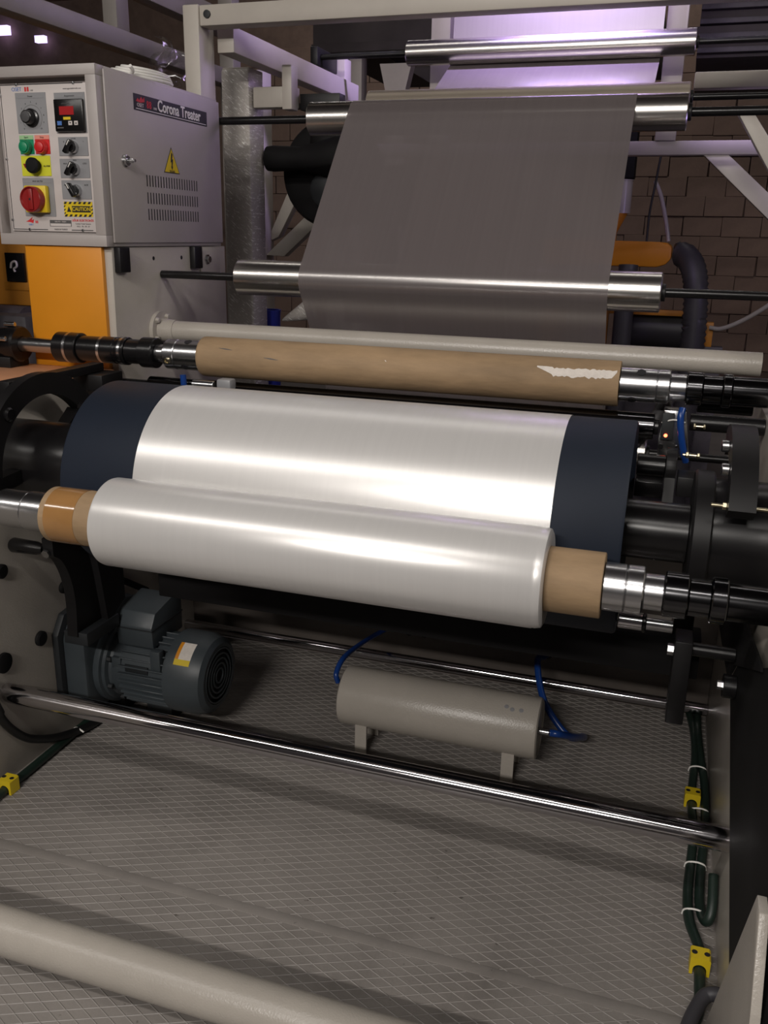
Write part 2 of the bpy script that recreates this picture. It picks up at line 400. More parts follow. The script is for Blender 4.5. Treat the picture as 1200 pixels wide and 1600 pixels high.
# pipe and flange
cp = xlathe('cross_pipe', [(XL, 0), (XL, .0295), (XR, .0295), (XR, 0)], 2.40, 1.06, 'beige', wf)
fl = xlathe('pipe_flange', [(XL, 0), (XL, .056), (XL+.012, .056), (XL+.012, .034), (XL+.06, .0325), (XL+.06, .029)], 2.40, 1.06, 'beige', cp)
for a in (60, 135, 210, 300):
    lathe('flange_bolt', [(0, .0085), (.008, .0085), (.010, .006), (.010, 0)], 'x', (XL+.012, 2.40+.045*math.cos(R(a)), 1.06+.045*math.sin(R(a))), 'beige', cp, 6)
rpn = box('rear_panel', XL, XR, 2.522, 2.54, 0, .62, 'panel_brown', wf, .002)
for x, z, r in ((-.707, .126, .011), (-.657, .129, .013), (-.264, .125, .017), (-1.0, .14, .012)):
    lathe('cable_grommet', [(0, r), (-.006, r), (-.006, r*.55), (-.002, r*.5), (-.002, 0)], 'y', (x, 2.522, z), 'cable_black', rpn, 20)
box('under_beam', -1.21, .13, 1.87, 1.95, .434, .525, 'black_matte', wf, .003)
for x in (-1.19, .09):
    box('beam_hanger', x-.02, x+.02, 1.89, 1.93, .525, .62, 'black_matte', wf)
xrod('guide_bar', XL, XR, .0245, 1.60, .237, 'chrome', wf)
xrod('guide_bar', XL, XR, .0165, 2.47, .052, 'chrome', wf)
xrod('front_pipe', -1.495, .178, .043, 1.096, .062, 'beige', wf)
xrod('scraper_bar', -1.1, .06, .010, 1.78, .60, 'beige', wf)
xrod('stub_shaft', -.0445, .004, .017, 1.75, .602, 'chrome', wf)
xrod('stub_shaft', .010, .064, .013, 1.75, .602, 'machined', wf)
xrod('stub_ring', .003, .011, .020, 1.75, .602, 'black_gloss', wf)
# black bracket low on the right
bk = prism('hanger_bracket', [(1.72, .40), (1.72, .585), (1.79, .585), (1.79, .40)], 'x', .070, .105, 'black_paint', wf, .003)
lathe('bracket_bolt', [(0, .012), (-.012, .012), (-.012, 0)], 'x', (.070, 1.745, .555), 'machined', bk, 6)
xrod('bracket_pin', .105, .1895, .014, 1.76, .556, 'black_gloss', wf)
# plugs and link rods on the left side plate
for y, z, r in ((1.63, .551, .018), (1.602, .318, .026), (1.742, .322, .02), (1.849, .425, .016)):
    lathe('plug', [(0, r), (.008, r), (.011, r*.8), (.011, 0)], 'x', (XL, y, z), 'black_matte', sl, 24)
tube('link_rod', [(-1.46, 1.96, .44), (-1.46, 2.19, .29)], .010, 'black_matte', wf, smooth=False)
tube('link_rod', [(-1.46, 2.15, .46), (-1.46, 2.31, .29)], .010, 'black_matte', wf, smooth=False)
# foreground gusset with its slot
gs = prism('gusset', [(1.33, 0), (1.018, .572), (.985, .572), (.93, .47), (.80, .10), (.80, 0)], 'x', .176, .188, 'beige', wf, .0015)
box('gusset_tab', .159, .1765, 1.13, 1.19, .001, .185, 'beige', gs, .006, 3)
box('slot', .1745, .1766, 1.10, 1.125, .05, .19, 'print_black', gs, .001)

# ------------------------------------------------------------------ control cabinet
CX0, CX1, CY0, CY1, CZ0, CZ1 = -1.84, -1.492, 2.157, 2.811, 1.304, 1.757
cab = thing('control_cabinet', 'grey steel control cabinet with switch panel, high voltage sign and vent slots', 'cabinet', (CX0+.17, 2.49, CZ0))
# shell with a recessed control bay (back, sides, top, bottom, front frame)
box('cabinet_body', CX0, CX1, CY0+.036, CY1, CZ0, CZ1, 'cabinet_grey', cab, .003)
PX0, PX1, PZ0, PZ1 = -1.832, -1.5235, 1.334, 1.731
fr = prism('front_frame', [(CX0, CZ0), (CX1, CZ0), (CX1, CZ1), (CX0, CZ1)], 'y', CY0+.0355, CY0+.036, 'cabinet_grey', cab)
for nm, a in (('frame_rail', (CX0, CX1, CZ0, PZ0)), ('frame_rail', (CX0, CX1, PZ1, CZ1)), ('frame_stile', (CX0, PX0, PZ0, PZ1)), ('frame_stile', (PX1, CX1, PZ0, PZ1))):
    box(nm, a[0], a[1], CY0, CY0+.0355, a[2], a[3], 'cabinet_grey', fr, .0012)
pn = box('control_panel', PX0+.012, PX1, CY0+.029, CY0+.0355, PZ0+.007, PZ1-.014, 'label_white', cab, .001)
PY = CY0+.0289   # printed surface of the panel
def pplate(name, x0, x1, z0, z1, m, t=.0012, par=None, y=PY):
    return box(name, x0, x1, y-t, y, z0, z1, m, par or pn, min(.0006, t*.4), 1)
for a in ((-1.816, -1.814, 1.345, 1.716), (-1.815, -1.70, 1.3445, 1.3465), (-1.622, -1.552, 1.3445, 1.3465), (-1.815, -1.552, 1.7155, 1.7175)):
    pplate('border_line', *a, 'print_black', .0003)
for x, z in ((-1.815, 1.69), (-1.815, 1.53), (-1.815, 1.37), (-1.76, 1.3455), (-1.585, 1.3455), (-1.76, 1.7165), (-1.58, 1.7165)):
    lathe('panel_screw', [(0, .004), (-.003, .0035), (-.0035, 0)], 'y', (x, PY, z), 'machined', pn, 12)
# potentiometer
pp = pplate('dial_plate', -1.768, -1.670, 1.595, 1.6965, 'plate_grey')
pplate('dial_strip', -1.762, -1.676, 1.6825, 1.692, 'plate_grey', .0006, pp, PY-.0012)
text('dial_text', 'Power', (-1.719, PY-.0019, 1.687), .006, 'print_black', 'y', pp)
pc = (-1.719, 1.634)
for k in range(11):
    a = R(225-27*k); text('dial_mark', str(k), (pc[0]+.039*math.cos(a), PY-.0013, pc[1]+.039*math.sin(a)), .006, 'print_black', 'y', pp)
ringV = [(pc[0]+r*math.cos(R(225-270*k/40)), PY-.0014, pc[1]+r*math.sin(R(225-270*k/40))) for k in range(41) for r in (.0315, .0325)]
mesh('dial_arc', ringV, [(2*k, 2*k+1, 2*k+3, 2*k+2) for k in range(40)], 'print_grey', pp)
kn = lathe('dial_knob', [(0, .023), (-.006, .023), (-.008, .0185), (-.026, .0165), (-.027, .0145), (-.027, 0)], 'y', (pc[0], PY-.0012, pc[1]), 'black_gloss', pn, 40)
lathe('knob_cap', [(0, .0135), (-.0012, .0135), (-.0015, 0)], 'y', (pc[0], PY-.0282, pc[1]), 'machined', kn, 32)
# digital meter
mp_ = pplate('meter_plate', -1.6435, -1.5435-.004, 1.594, 1.694, 'plate_grey')
pplate('meter_strip', -1.638, -1.553, 1.681, 1.690, 'plate_grey', .0006, mp_, PY-.0012)
text('meter_text', 'Ampermetre', (-1.595, PY-.0019, 1.6855), .006, 'print_black', 'y', mp_)
mb = box('meter', -1.6395, -1.5495, PY-.012, PY-.001, 1.597, 1.677, 'black_gloss', pn, .003)
MY = PY-.0121
pplate('meter_display', -1.622, -1.577, 1.638, 1.659, 'display_red', .0006, mb, MY)
text('meter_print', 'AMPERMETRE', (-1.600, MY-.0001, 1.6655), .0048, 'print_grey', 'y', mb)
pplate('meter_badge', -1.611, -1.588, 1.626, 1.633, 'yellow_plastic', .0005, mb, MY)
pplate('meter_key', -1.631, -1.617, 1.6125, 1.623, 'print_blue', .0008, mb, MY)
for x in (-1.590, -1.572):
    k_ = pplate('meter_key', x-.006, x+.006, 1.6125, 1.623, 'label_white', .0008, mb, MY)
    s = 1 if x > -1.58 else -1
    mesh('arrow', [(x-.003, MY-.001, 1.6178-.0022*s), (x+.003, MY-.001, 1.6178-.0022*s), (x, MY-.001, 1.6178+.0025*s)], [(0, 1, 2)], 'print_black', k_)
pplate('meter_foot', -1.632, -1.612, 1.605, 1.608, 'print_grey', .0004, mb, MY)
# push buttons
for x0, x1, c, pc_, tx in ((-1.767, -1.7215, 'green', 'pale_green', 'Start'), (-1.717, -1.6695, 'red', 'pale_red', 'Stop')):
    b = pplate('button_plate', x0, x1, 1.5425, 1.5795, c)
    t_ = pplate('button_tag', x0, x1, 1.5797, 1.5905, pc_)
    text('tag_text', tx, ((x0+x1)/2, PY-.0014, 1.585), .007, 'print_black', 'y', t_)
    xc = (x0+x1)/2
    lathe('button_bezel', [(0, .0185), (-.006, .0185), (-.012, .0165), (-.014, .0165), (-.014, .0145), (-.0125, .014), (-.0125, 0)], 'y', (xc, PY-.0012, 1.560), c, b, 32)
    lathe('button_cap', [(0, .0135), (-.004, .0130), (-.005, .0115), (-.005, 0)], 'y', (xc, PY-.0139, 1.560), c, b, 32)
# emergency / buzzer plate
yp = pplate('warning_plate', -1.768, -1.672, 1.486, 1.5385, 'lime')
lathe('black_button', [(0, .015), (-.010, .015), (-.012, .0205), (-.020, .0205), (-.024, .016), (-.0255, 0)], 'y', (-1.719, PY-.0012, 1.5125), 'black_matte', yp, 36)
mesh('warning_mark', [(-1.762, PY-.0014, 1.518), (-1.750, PY-.0014, 1.518), (-1.756, PY-.0014, 1.505)], [(0, 1, 2)], 'dark_red', yp)
text('warning_text', 'ALARM', (-1.685, PY-.0014, 1.5115), .0065, 'print_black', 'y', yp, bold=True)
# main rotary switch
ms = pplate('switch_plate', -1.770, -1.6685, 1.3805, 1.481, 'plate_grey')
pplate('switch_strip', -1.764, -1.675, 1.468, 1.477, 'plate_grey', .0006, ms, PY-.0012)
text('switch_text', 'ANA SALTER', (-1.7195, PY-.0019, 1.4725), .006, 'print_black', 'y', ms)
yb = box('switch_body', -1.756, -1.684, PY-.018, PY-.0011, 1.390, 1.461, 'yellow_plastic', ms, .004)
rd = lathe('switch_disc', [(0, .0335), (-.020, .0335), (-.022, .032), (-.022, .0305), (-.017, .028), (-.017, 0)], 'y', (-1.7205, PY-.0181, 1.4245), 'dark_red', ms, 44)
b_ = box('switch_grip', -1.7285, -1.7125, PY-.040, PY-.0352, 1.397, 1.452, 'dark_red', rd, .002)
lathe('switch_hole', [(0, .003), (-.0004, .003), (-.0004, 0)], 'y', (-1.7205, PY-.0401, 1.4245), 'print_black', rd, 14)
# selector switches
for (x0, x1, z0, z1), rot, ta, tb, tt in (((-1.6415, -1.5485, 1.537, 1.5845), -35, '0', '1', 'LOCAL'), ((-1.6425, -1.5485, 1.481, 1.530), -35, 'MAN', 'OTO', 'MOD'), ((-1.6425, -1.5485, 1.4265, 1.4755), 30, 'KAPALI', 'ACIK', '')):
    sp_ = pplate('selector_plate', x0, x1, z0, z1, 'plate_grey')
    cx, cz = (x0+x1)/2+.002, (z0+z1)/2-.002
    text('selector_text', ta, (cx-.031, PY-.0014, cz+.014), .0055, 'print_black', 'y', sp_)
    text('selector_text', tb, (cx+.031, PY-.0014, cz+.014), .0055, 'print_black', 'y', sp_)
    if tt: text('selector_text', tt, (cx, PY-.0014, z1-.004), .005, 'print_black', 'y', sp_)
    lathe('selector_ring', [(0, .0155), (-.005, .0155), (-.009, .0135), (-.010, .0135), (-.010, 0)], 'y', (cx, PY-.0012, cz), 'machined', sp_, 32)
    kb = lathe('selector_knob', [(0, .0125), (-.010, .0125), (-.010, 0)], 'y', (cx, PY-.0113, cz), 'black_gloss', sp_, 32)
    gr = box('selector_grip', -.0055, .0055, -.009, .009, -.019, .019, 'black_gloss', kb, .0025)
    gr.location = (0, -.015, 0); gr.rotation_euler = (0, R(-rot), 0); ORG[gr.name] = Vector((cx, PY-.026, cz))
    ln = box('pointer_line', -.0012, .0012, -.0004, .0004, .003, .018, 'white_plastic', kb, .0001)
    ln.location = (.011*math.sin(R(-rot)), -.0245, .011*math.cos(R(rot))); ln.rotation_euler = (0, R(-rot), 0)
# caution sticker
cs = pplate('caution_sticker', -1.641, -1.5485, 1.381, 1.420, 'yellow_plastic', .0005)
def stripes(x0, x1, z0, z1):
    V = []; F = []; y = PY-.0007
    def quad(a, b, c, d): V.extend([(p[0], y, p[1]) for p in (a, b, c, d)]); F.append((len(V)-4, len(V)-3, len(V)-2, len(V)-1))
    n = 6; st = (x1-x0)/n
    for zz0, zz1 in ((z1-.006, z1), (z0, z0+.006)):
        for k in range(n):
            a = x0+k*st
            quad((a, zz0), (a+st*.5, zz0), (a+st*.5+.004 if k < n-1 else min(a+st*.5+.004, x1), zz1), (a+.004, zz1))
    n2 = 3; st2 = (z1-z0-.012)/n2
    for xx0, xx1 in ((x0, x0+.005), (x1-.005, x1)):
        for k in range(n2):
            a = z0+.006+k*st2
            quad((xx0, a), (xx1, a+.003), (xx1, a+.003+st2*.4), (xx0, a+st2*.4))
    mesh('hazard_stripes', V, F, 'print_black', cs)
stripes(-1.641, -1.5485, 1.381, 1.420)
cb = pplate('caution_band', -1.615, -1.5555, 1.3925, 1.409, 'print_black', .0004, cs, PY-.0006)
text('caution_text', 'CAUTION', (-1.5853, PY-.0011, 1.4007), .0135, 'yellow_plastic', 'y', cs, bold=True, sx=.95)
mesh('caution_triangle', [(-1.632, PY-.0008, 1.3935), (-1.618, PY-.0008, 1.3935), (-1.625, PY-.0008, 1.408)], [(0, 1, 2)], 'print_black', cs)
# panel print
text('print_name', 'OSET', (-1.778, PY-.0002, 1.705), .0135, 'print_blue', 'y', pn, align='LEFT')
for x in (-1.7335, -1.7255): pplate('logo_bar', x-.003, x+.003, 1.6995, 1.7105, 'print_red', .0003)
text('print_small', '1100', (-1.714, PY-.0002, 1.7015), .005, 'print_grey', 'y', pn)
text('print_web', 'www.ugurelektronik.com', (-1.586, PY-.0002, 1.7035), .0055, 'print_grey', 'y', pn)
mesh('logo_wing', [(-1.772, PY-.0002, 1.366), (-1.762, PY-.0002, 1.370), (-1.748, PY-.0002, 1.379), (-1.752, PY-.0002, 1.370), (-1.744, PY-.0002, 1.373), (-1.747, PY-.0002, 1.362), (-1.758, PY-.0002, 1.365)], [(0, 1, 2, 3, 4, 5, 6)], 'print_red', pn)
text('print_name', 'OSET', (-1.755, PY-.0002, 1.358), .0065, 'print_blue', 'y', pn)
for x in (-1.738, -1.733): pplate('logo_bar', x-.0018, x+.0018, 1.362, 1.369, 'print_red', .0003)
sb = pplate('serial_box', -1.692, -1.621, 1.3545, 1.3715, 'print_grey', .0003)
pplate('serial_field', -1.690, -1.623, 1.3555, 1.3625, 'label_white', .0003, sb, PY-.0004)
text('serial_text', 'SERI NO - TARIH', (-1.6565, PY-.0005, 1.367), .005, 'label_white', 'y', sb)
text('print_maker', 'UĞUR ELEKTRONİK', (-1.583, PY-.0002, 1.371), .0078, 'print_red', 'y', pn, bold=True)
text('print_line', 'Corona Treater Systems', (-1.583, PY-.0002, 1.3625), .005, 'print_grey', 'y', pn)
text('print_line', '0312 - 70 - 70 - 37', (-1.583, PY-.0002, 1.3555), .0055, 'print_grey', 'y', pn)
text('print_line', 'MADE IN TURKEY', (-1.6565, PY-.0002, 1.3465), .0055, 'print_black', 'y', pn)
# door with label, sign, vents and lock
DX = -1.4855
dr = box('cabinet_door', CX1+.0002, DX, 2.187, 2.813, 1.314, 1.749, 'cabinet_grey', cab, .003)
nb = box('name_plate', DX, DX+.0008, 2.317, 2.728, 1.6665, 1.709, 'print_black', dr, .0003, 1)
NX = DX+.0011
text('name_text', 'Corona Treater', (NX, 2.563, 1.6905), .043, 'white_plastic', 'x', nb, bold=True, sx=.88)
box('name_rule', DX+.0008, DX+.0012, 2.327, 2.72, 1.6705, 1.6725, 'white_plastic', nb, .0001, 1)
mesh('logo_wing', [(NX, 2.328, 1.690), (NX, 2.338, 1.699), (NX, 2.345, 1.694), (NX, 2.356, 1.704), (NX, 2.362, 1.697), (NX, 2.371, 1.705), (NX, 2.372, 1.692), (NX, 2.350, 1.688)], [(0, 1, 2, 3, 4, 5, 6, 7)], 'print_red', nb)
text('name_mark', 'OSET', (NX, 2.350, 1.681), .014, 'label_white', 'x', nb)
for y in (2.388, 2.401):
    lathe('logo_bar', [(0, .0052), (.0004, .0052), (.0004, .0022), (0, .0022)], 'x', (DX+.0008, y, 1.692), 'print_red', nb, 20)
    lathe('logo_bar', [(0, .0052), (.0004, .0052), (.0004, .0022), (0, .0022)], 'x', (DX+.0008, y, 1.683), 'print_red', nb, 20)
text('name_mark', '1100', (NX, 2.425, 1.681), .009, 'label_white', 'x', nb)
def tri(name, s, m, x, par):
    cy, cz, h = 2.5025, 1.5135, .0725
    y0, z0 = cy, cz+h*.33
    pts = [(cy-.0445, cz), (cy+.0445, cz), (cy, cz+h)]
    return prism(name, [((p[0]-y0)*s+y0, (p[1]-z0)*s+z0) for p in pts], 'x', x, x+.0006, m, par)
ts_ = tri('warning_sign', 1, 'print_black', DX, dr); ty = tri('sign_face', .90, 'yellow_plastic', DX+.0004, ts_)
bx_ = DX+.0013
LM = [(2.5005, 1.572), (2.5085, 1.567), (2.5045, 1.552), (2.5105, 1.554), (2.5055, 1.533), (2.5085, 1.533), (2.5025, 1.521), (2.4970, 1.533), (2.5000, 1.533), (2.5010, 1.545), (2.4955, 1.543)]
mesh('lightning_mark', [(bx_, p[0], p[1]) for p in LM], [(0, 1, 2, 10), (2, 3, 9, 10), (3, 4, 8, 9), (4, 5, 6, 7), ], 'print_black', ts_)
text('sign_text', 'TEHLIKE', (bx_, 2.5025, 1.5185), .0085, 'print_black', 'x', ts_)
vs0 = None  # slots are black strips on the door, standing for the dark of openings
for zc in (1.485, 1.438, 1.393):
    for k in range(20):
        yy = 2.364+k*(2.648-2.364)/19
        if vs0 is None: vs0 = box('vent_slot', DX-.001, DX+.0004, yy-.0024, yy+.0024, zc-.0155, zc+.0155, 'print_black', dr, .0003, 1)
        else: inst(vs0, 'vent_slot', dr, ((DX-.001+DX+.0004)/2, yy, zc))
lk = lathe('door_lock', [(0, .016), (.004, .016), (.006, .013), (.012, .013), (.012, 0)], 'x', (DX, 2.257, 1.53), 'machined', dr, 24)
box('lock_wing', DX+.012, DX+.028, 2.2545, 2.2595, 1.524, 1.536, 'machined', lk, .002)
lathe('lock_wing', [(0, .005), (.022, .004), (.022, 0)], 'x', (DX+.012, 2.257, 1.53), 'machined', lk, 16)

# white cable coiled on the cabinet
cw = thing('cable_coil', 'coil of white cable lying on top of the control cabinet', 'cable', (-1.58, 2.5, CZ1))
for k in range(4):
    a, b = .125-.010*k, .075-.008*k
    cx, cy = -1.578+.003*k, 2.505+.006*k
    pts = [(cx+b*math.cos(R(t)), cy+a*math.sin(R(t)), CZ1+.0055+.0075*k+.018*(1-math.cos(R(t)))*.5+.004*math.sin(R(2*t+40*k))*.5+.002) for t in range(0, 375, 15)]
    tube('cable_loop', pts, .0046, 'white_plastic', cw, 10, 3)
tube('cable_end', [(-1.60, 2.45, CZ1+.006), (-1.56, 2.41, CZ1+.008), (-1.525, 2.385, CZ1+.017), (-1.52, 2.365, CZ1+.028)], .0052, 'white_plastic', cw, 10, 6)

# ------------------------------------------------------------------ rollers
def idler(label, x0, x1, r, y, z, sx0, sx1, sr, m='roller_steel', shaft='black_gloss'):
    t = thing('idler_roller', label, 'roller', ((x0+x1)/2, y, z), 'steel idler rollers')
    xlathe('roller_tube', [(x0, 0), (x0, r-.014), (x0, r-.004), (x0+.003, r), (x1-.003, r), (x1, r-.004), (x1, r-.014), (x1, 0)], y, z, m, t, 96)
    xrod('shaft', sx0, x0, sr, y, z, shaft, t); xrod('shaft', x1, sx1, sr, y, z, shaft, t)
    xrod('bearing_seal', x0-.008, x0+.001, sr*1.7, y, z, 'black_paint', t); xrod('bearing_seal', x1-.001, x1+.010, sr*1.9, y, z, 'black_paint', t)
    return t
CC = (2.43, 1.2232, .0505); CB = (2.83, 1.695, .0495); CB2 = (3.50, 1.8238, .049); CA = (4.0, 2.0876, .0490); CD = (2.62, .76, .045)
idler('brushed steel idler roller on a black shaft above the white cross pipe', -1.232, -.042, CC[2], CC[0], CC[1], XL+.0005, .2615, .0115)
idler('brushed steel idler roller where the film turns down, level with the cabinet', -1.170, -.031, CB[2], CB[0], CB[1], -1.5745, .30, .0122)
idler('dull brown grey roller mostly hidden behind a brighter film roller', -1.207, -.037, CB2[2], CB2[0], CB2[1], -1.502, .30, .0118, 'dull_roller')
idler('highest steel roller below the violet lit film', -1.208, -.042, CA[2], CA[0], CA[1], -1.6045, .30, .0122)
idler('hidden lower idler roller behind the dark drum', -1.23, -.04, CD[2], CD[0], CD[1], XL+.0005, .2145, .012)

# ------------------------------------------------------------------ drum
DY, DZ, DR = 1.717, .812, .209
dm = thing('contact_drum', 'large dark navy rubber covered drum with white film on its middle', 'drum', (-.62, DY, DZ))
xlathe('drum_shell', [(-1.19, DR-.03), (-1.195, DR-.012), (-1.203, DR-.003), (-1.198, DR), (-.051, DR), (-.046, DR-.003), (-.05, DR-.012), (-.055, DR-.03)], DY, DZ, 'drum_rubber', dm, 128)
xlathe('drum_end', [(-1.19, DR-.03), (-1.188, 0)], DY, DZ, 'black_paint', dm, 64)
xlathe('drum_end', [(-.055, DR-.03), (-.057, 0)], DY, DZ, 'black_paint', dm, 64)
xrod('journal', -.056, .0675, .057, DY, DZ, 'black_gloss', dm); xrod('journal', -1.2215, -1.189, .057, DY, DZ, 'black_gloss', dm)
for s, x0, x1, fl0, fl1, lab in ((-1, XL+.0005, -1.222, -1.25, -1.222, 'black bearing hub of the drum beside the orange table'), (1, .104, XR-.0005, .068, .104, 'black bearing hub of the drum beside the valve block')):
    h = thing('bearing_hub', lab, 'bearing hub', ((x0+x1)/2, DY, DZ), 'drum bearing hubs')
    rr = .100 if s < 0 else .113
    xlathe('hub_body', [(x0, 0), (x0, rr), (x1, rr), (x1, 0)], DY, DZ, 'black_gloss', h)
    if s > 0: xlathe('hub_flange', [(fl0, 0), (fl0, .122), (fl0+.004, .126), (fl1-.003, .126), (fl1, .122), (fl1, 0)], DY, DZ, 'black_paint', h)
    else: xlathe('hub_flange', [(-1.222, .060), (-1.216, .105), (-1.205, .109), (-1.200, .105), (-1.199, .058)], DY, DZ, 'black_matte', h)
# turret rings
def ring(label, x0, x1, a0, a1):
    t = thing('turret_ring', label, 'ring', ((x0+x1)/2, DY, DZ), 'turret rings')
    pts = arc(DY, DZ, .216, a0, a1, 40)+arc(DY, DZ, .166, a1, a0, 40)
    e1, e2, e3 = AX['x']; n = 41
    V = []; F = []
    for r_, xs in ((.216, x0), (.166, x0), (.166, x1), (.216, x1)):
        for p in arc(DY, DZ, r_, a0, a1, 40): V.append((xs, p[0], p[1]))
    for q in range(4):
        q2 = (q+1) % 4
        for k in range(40): F.append((q*n+k, q*n+k+1, q2*n+k+1, q2*n+k))
    F.append((0, n, 2*n, 3*n)); F.append((n-1, 2*n-1, 3*n-1, 4*n-1))
    mesh('ring_body', V, F, 'black_paint', t, 40)
    return t
t = ring('black turret ring around the hub near the orange table', -1.412, -1.385, 20, 200)
for a in (112, 160): lathe('ring_bolt', [(0, .016), (.004, .016), (.008, .012), (.008, 0)], 'x', (-1.385, DY+.190*math.cos(R(a+20)), DZ+.190*math.sin(R(a+20))), 'black_gloss', t, 24)
for a in (35, 185): prism('ring_spoke', [(DY+.103*math.cos(R(a-9)), DZ+.103*math.sin(R(a-9))), (DY+.17*math.cos(R(a-6)), DZ+.17*math.sin(R(a-6))), (DY+.17*math.cos(R(a+6)), DZ+.17*math.sin(R(a+6))), (DY+.103*math.cos(R(a+9)), DZ+.103*math.sin(R(a+9)))], 'x', -1.425, -1.39, 'black_paint', t)
xrod('ring_pin', -1.385, -1.26, .013, DY+.125, DZ+.115, 'black_gloss', t)
t = ring('black turret ring segment with brass bolts above the hub', .119, .163, 60, 150)
for a in (98, 122):
    xrod('ring_bolt', .105, .119, .011, DY+.185*math.cos(R(a)), DZ+.185*math.sin(R(a)), 'machined', t, 20)
xrod('set_screw', .092, .119, .0035, DY-.150, DZ+.105, 'brass', t, 12); xrod('set_screw', .163, .205, .0035, DY-.150, DZ+.105, 'brass', t, 12)
lathe('screw_head', [(0, .007), (.006, .007), (.006, 0)], 'x', (.112, DY-.150, DZ+.105), 'brass', t, 6)

# ------------------------------------------------------------------ film web
def belt(circles, start, end_angle):
    """path of the film over the rollers; circles: (y, z, r, side), side +1 = roller on the left of travel's outside."""
    C = [(start[0], start[1], 0., 1)]+circles; tang = []
    for (y1, z1, r1, s1), (y2, z2, r2, s2) in zip(C, C[1:]):
        c1, c2 = Vector((y1, z1)), Vector((y2, z2)); d = (c2-c1).length; e = (c2-c1)/d; wv = Vector((-e.y, e.x))
        a = -(r2*s2-r1*s1)/d; n = e*a+wv*math.sqrt(1-a*a)
        tang.append((c1+n*(r1*s1), c2+n*(r2*s2)))
    P = [tang[0][0]]
    for k, (y, z, r, s) in enumerate(circles):
        p_in = tang[k][1]; c = Vector((y, z))
        a0 = math.atan2(p_in.y-z, p_in.x-y)
        if k+1 < len(tang): q = tang[k+1][0]; a1 = math.atan2(q.y-z, q.x-y)
        else: a1 = end_angle
        da = a1-a0
        # side +1 turns clockwise (material on the left side of the line), side -1 counterclockwise
        if s > 0:
            while da > 0: da -= 2*math.pi
        else:
            while da < 0: da += 2*math.pi
        if abs(da) > 1.75*math.pi: da = 0
        n = max(2, int(abs(da)/R(4)))
        if P and (p_in-P[-1]).length > .25:
            q0 = P[-1].copy()
            for j in range(1, 6): P.append(q0.lerp(p_in, j/6))
        for j in range(n+1):
            a = a0+da*j/n; P.append(Vector((y+r*math.cos(a), z+r*math.sin(a))))
    return P
g = .0012
path = belt([(CA[0], CA[1], CA[2]+g, 1), (CB2[0], CB2[1], CB2[2]+g, 1), (CB[0], CB[1], CB[2]+g, -1), (CC[0], CC[1], CC[2]+g, -1), (CD[0], CD[1], CD[2]+g, 1), (DY, DZ, DR+g, -1)], (4.13, 3.6), R(182))
WX0, WX1 = -1.025, -.172
def web(name, P, m, par=None):
    nx = 2; V = []; F = []
    for p in P:
        for k in range(nx+1): V.append((WX0+(WX1-WX0)*k/nx, p.x, p.y))
    for i in range(len(P)-1):
        for k in range(nx): a = i*(nx+1)+k; F.append((a, a+1, a+nx+2, a+nx+1))
    o = mesh(name, V, F, m, par, 60); return o
# the stretch on the drum reads as dense white film: split the sheet where it reaches the drum
cut = next(i for i, p in enumerate(path) if (Vector((p.x-DY, p.y-DZ))).length < DR+.003)
ww = thing('film_web', 'wide translucent plastic film running over the steel rollers down to the drum', 'plastic film', (-.6, 2.6, 0.0))
web('film_sheet', path[:cut+1], 'film_web', ww)
web('film_on_drum', path[cut:], 'film_white', ww)

# ------------------------------------------------------------------ film roll, cores and winding shafts
FY, FZr, FR = 1.419, .800, .0875
fr_ = thing('film_roll', 'roll of white plastic film wound on a cardboard core against the drum', 'film roll', (-.6, FY, FZr))
xlathe('wound_film', [(-1.012, .056), (-1.013, FR-.006), (-1.010, FR-.001), (-1.006, FR), (-.176, FR), (-.1735, FR-.0012), (-.170, FR-.0008), (-.160, FR-.003), (-.157, FR-.009), (-.158, .056)], FY, FZr, 'film_white', fr_, 128)
co = xlathe('core_tube', [(-1.147, .040), (-1.147, .0545), (-1.146, .0555), (-.067, .0555), (-.066, .0545), (-.066, .040)], FY, FZr, 'cardboard', fr_, 72)
xlathe('core_tape', [(-1.134, .0556), (-1.134, .0561), (-1.066, .0561), (-1.066, .0556)], FY, FZr, 'tape', co, 72)
def shaft(label, y, z, segs):
    t = thing('winding_shaft', label, 'shaft', ((segs[0][1]+segs[-1][2])/2, y, z), 'winding shafts')
    for nm, x0, x1, r, m in segs: xrod(nm, x0, x1, r, y, z, m, t, 56, .002)
    return t
s1 = shaft('steel and black winding shaft carrying the white film roll', FY, FZr, [
    ('collar', -1.33, -1.27, .036, 'dark_chrome'), ('end_sleeve', -1.27, -1.205, .0385, 'machined'), ('end_sleeve', -1.2045, -1.148, .0405, 'machined'), ('core_section', -1.148, -.066, .0375, 'machined'),
    ('end_sleeve', -.066, -.0295, .0405, 'machined'), ('end_sleeve', -.029, -.001, .0405, 'machined'), ('neck', -.001, .031, .030, 'machined'),
    ('collar', .031, .068, .0375, 'dark_chrome'), ('spacer', .068, .103, .031, 'dark_chrome'), ('collar', .103, .127, .0375, 'dark_chrome'), ('shaft_end', .127, .214, .0305, 'dark_chrome')])
TY, TZ = 2.10, 1.034
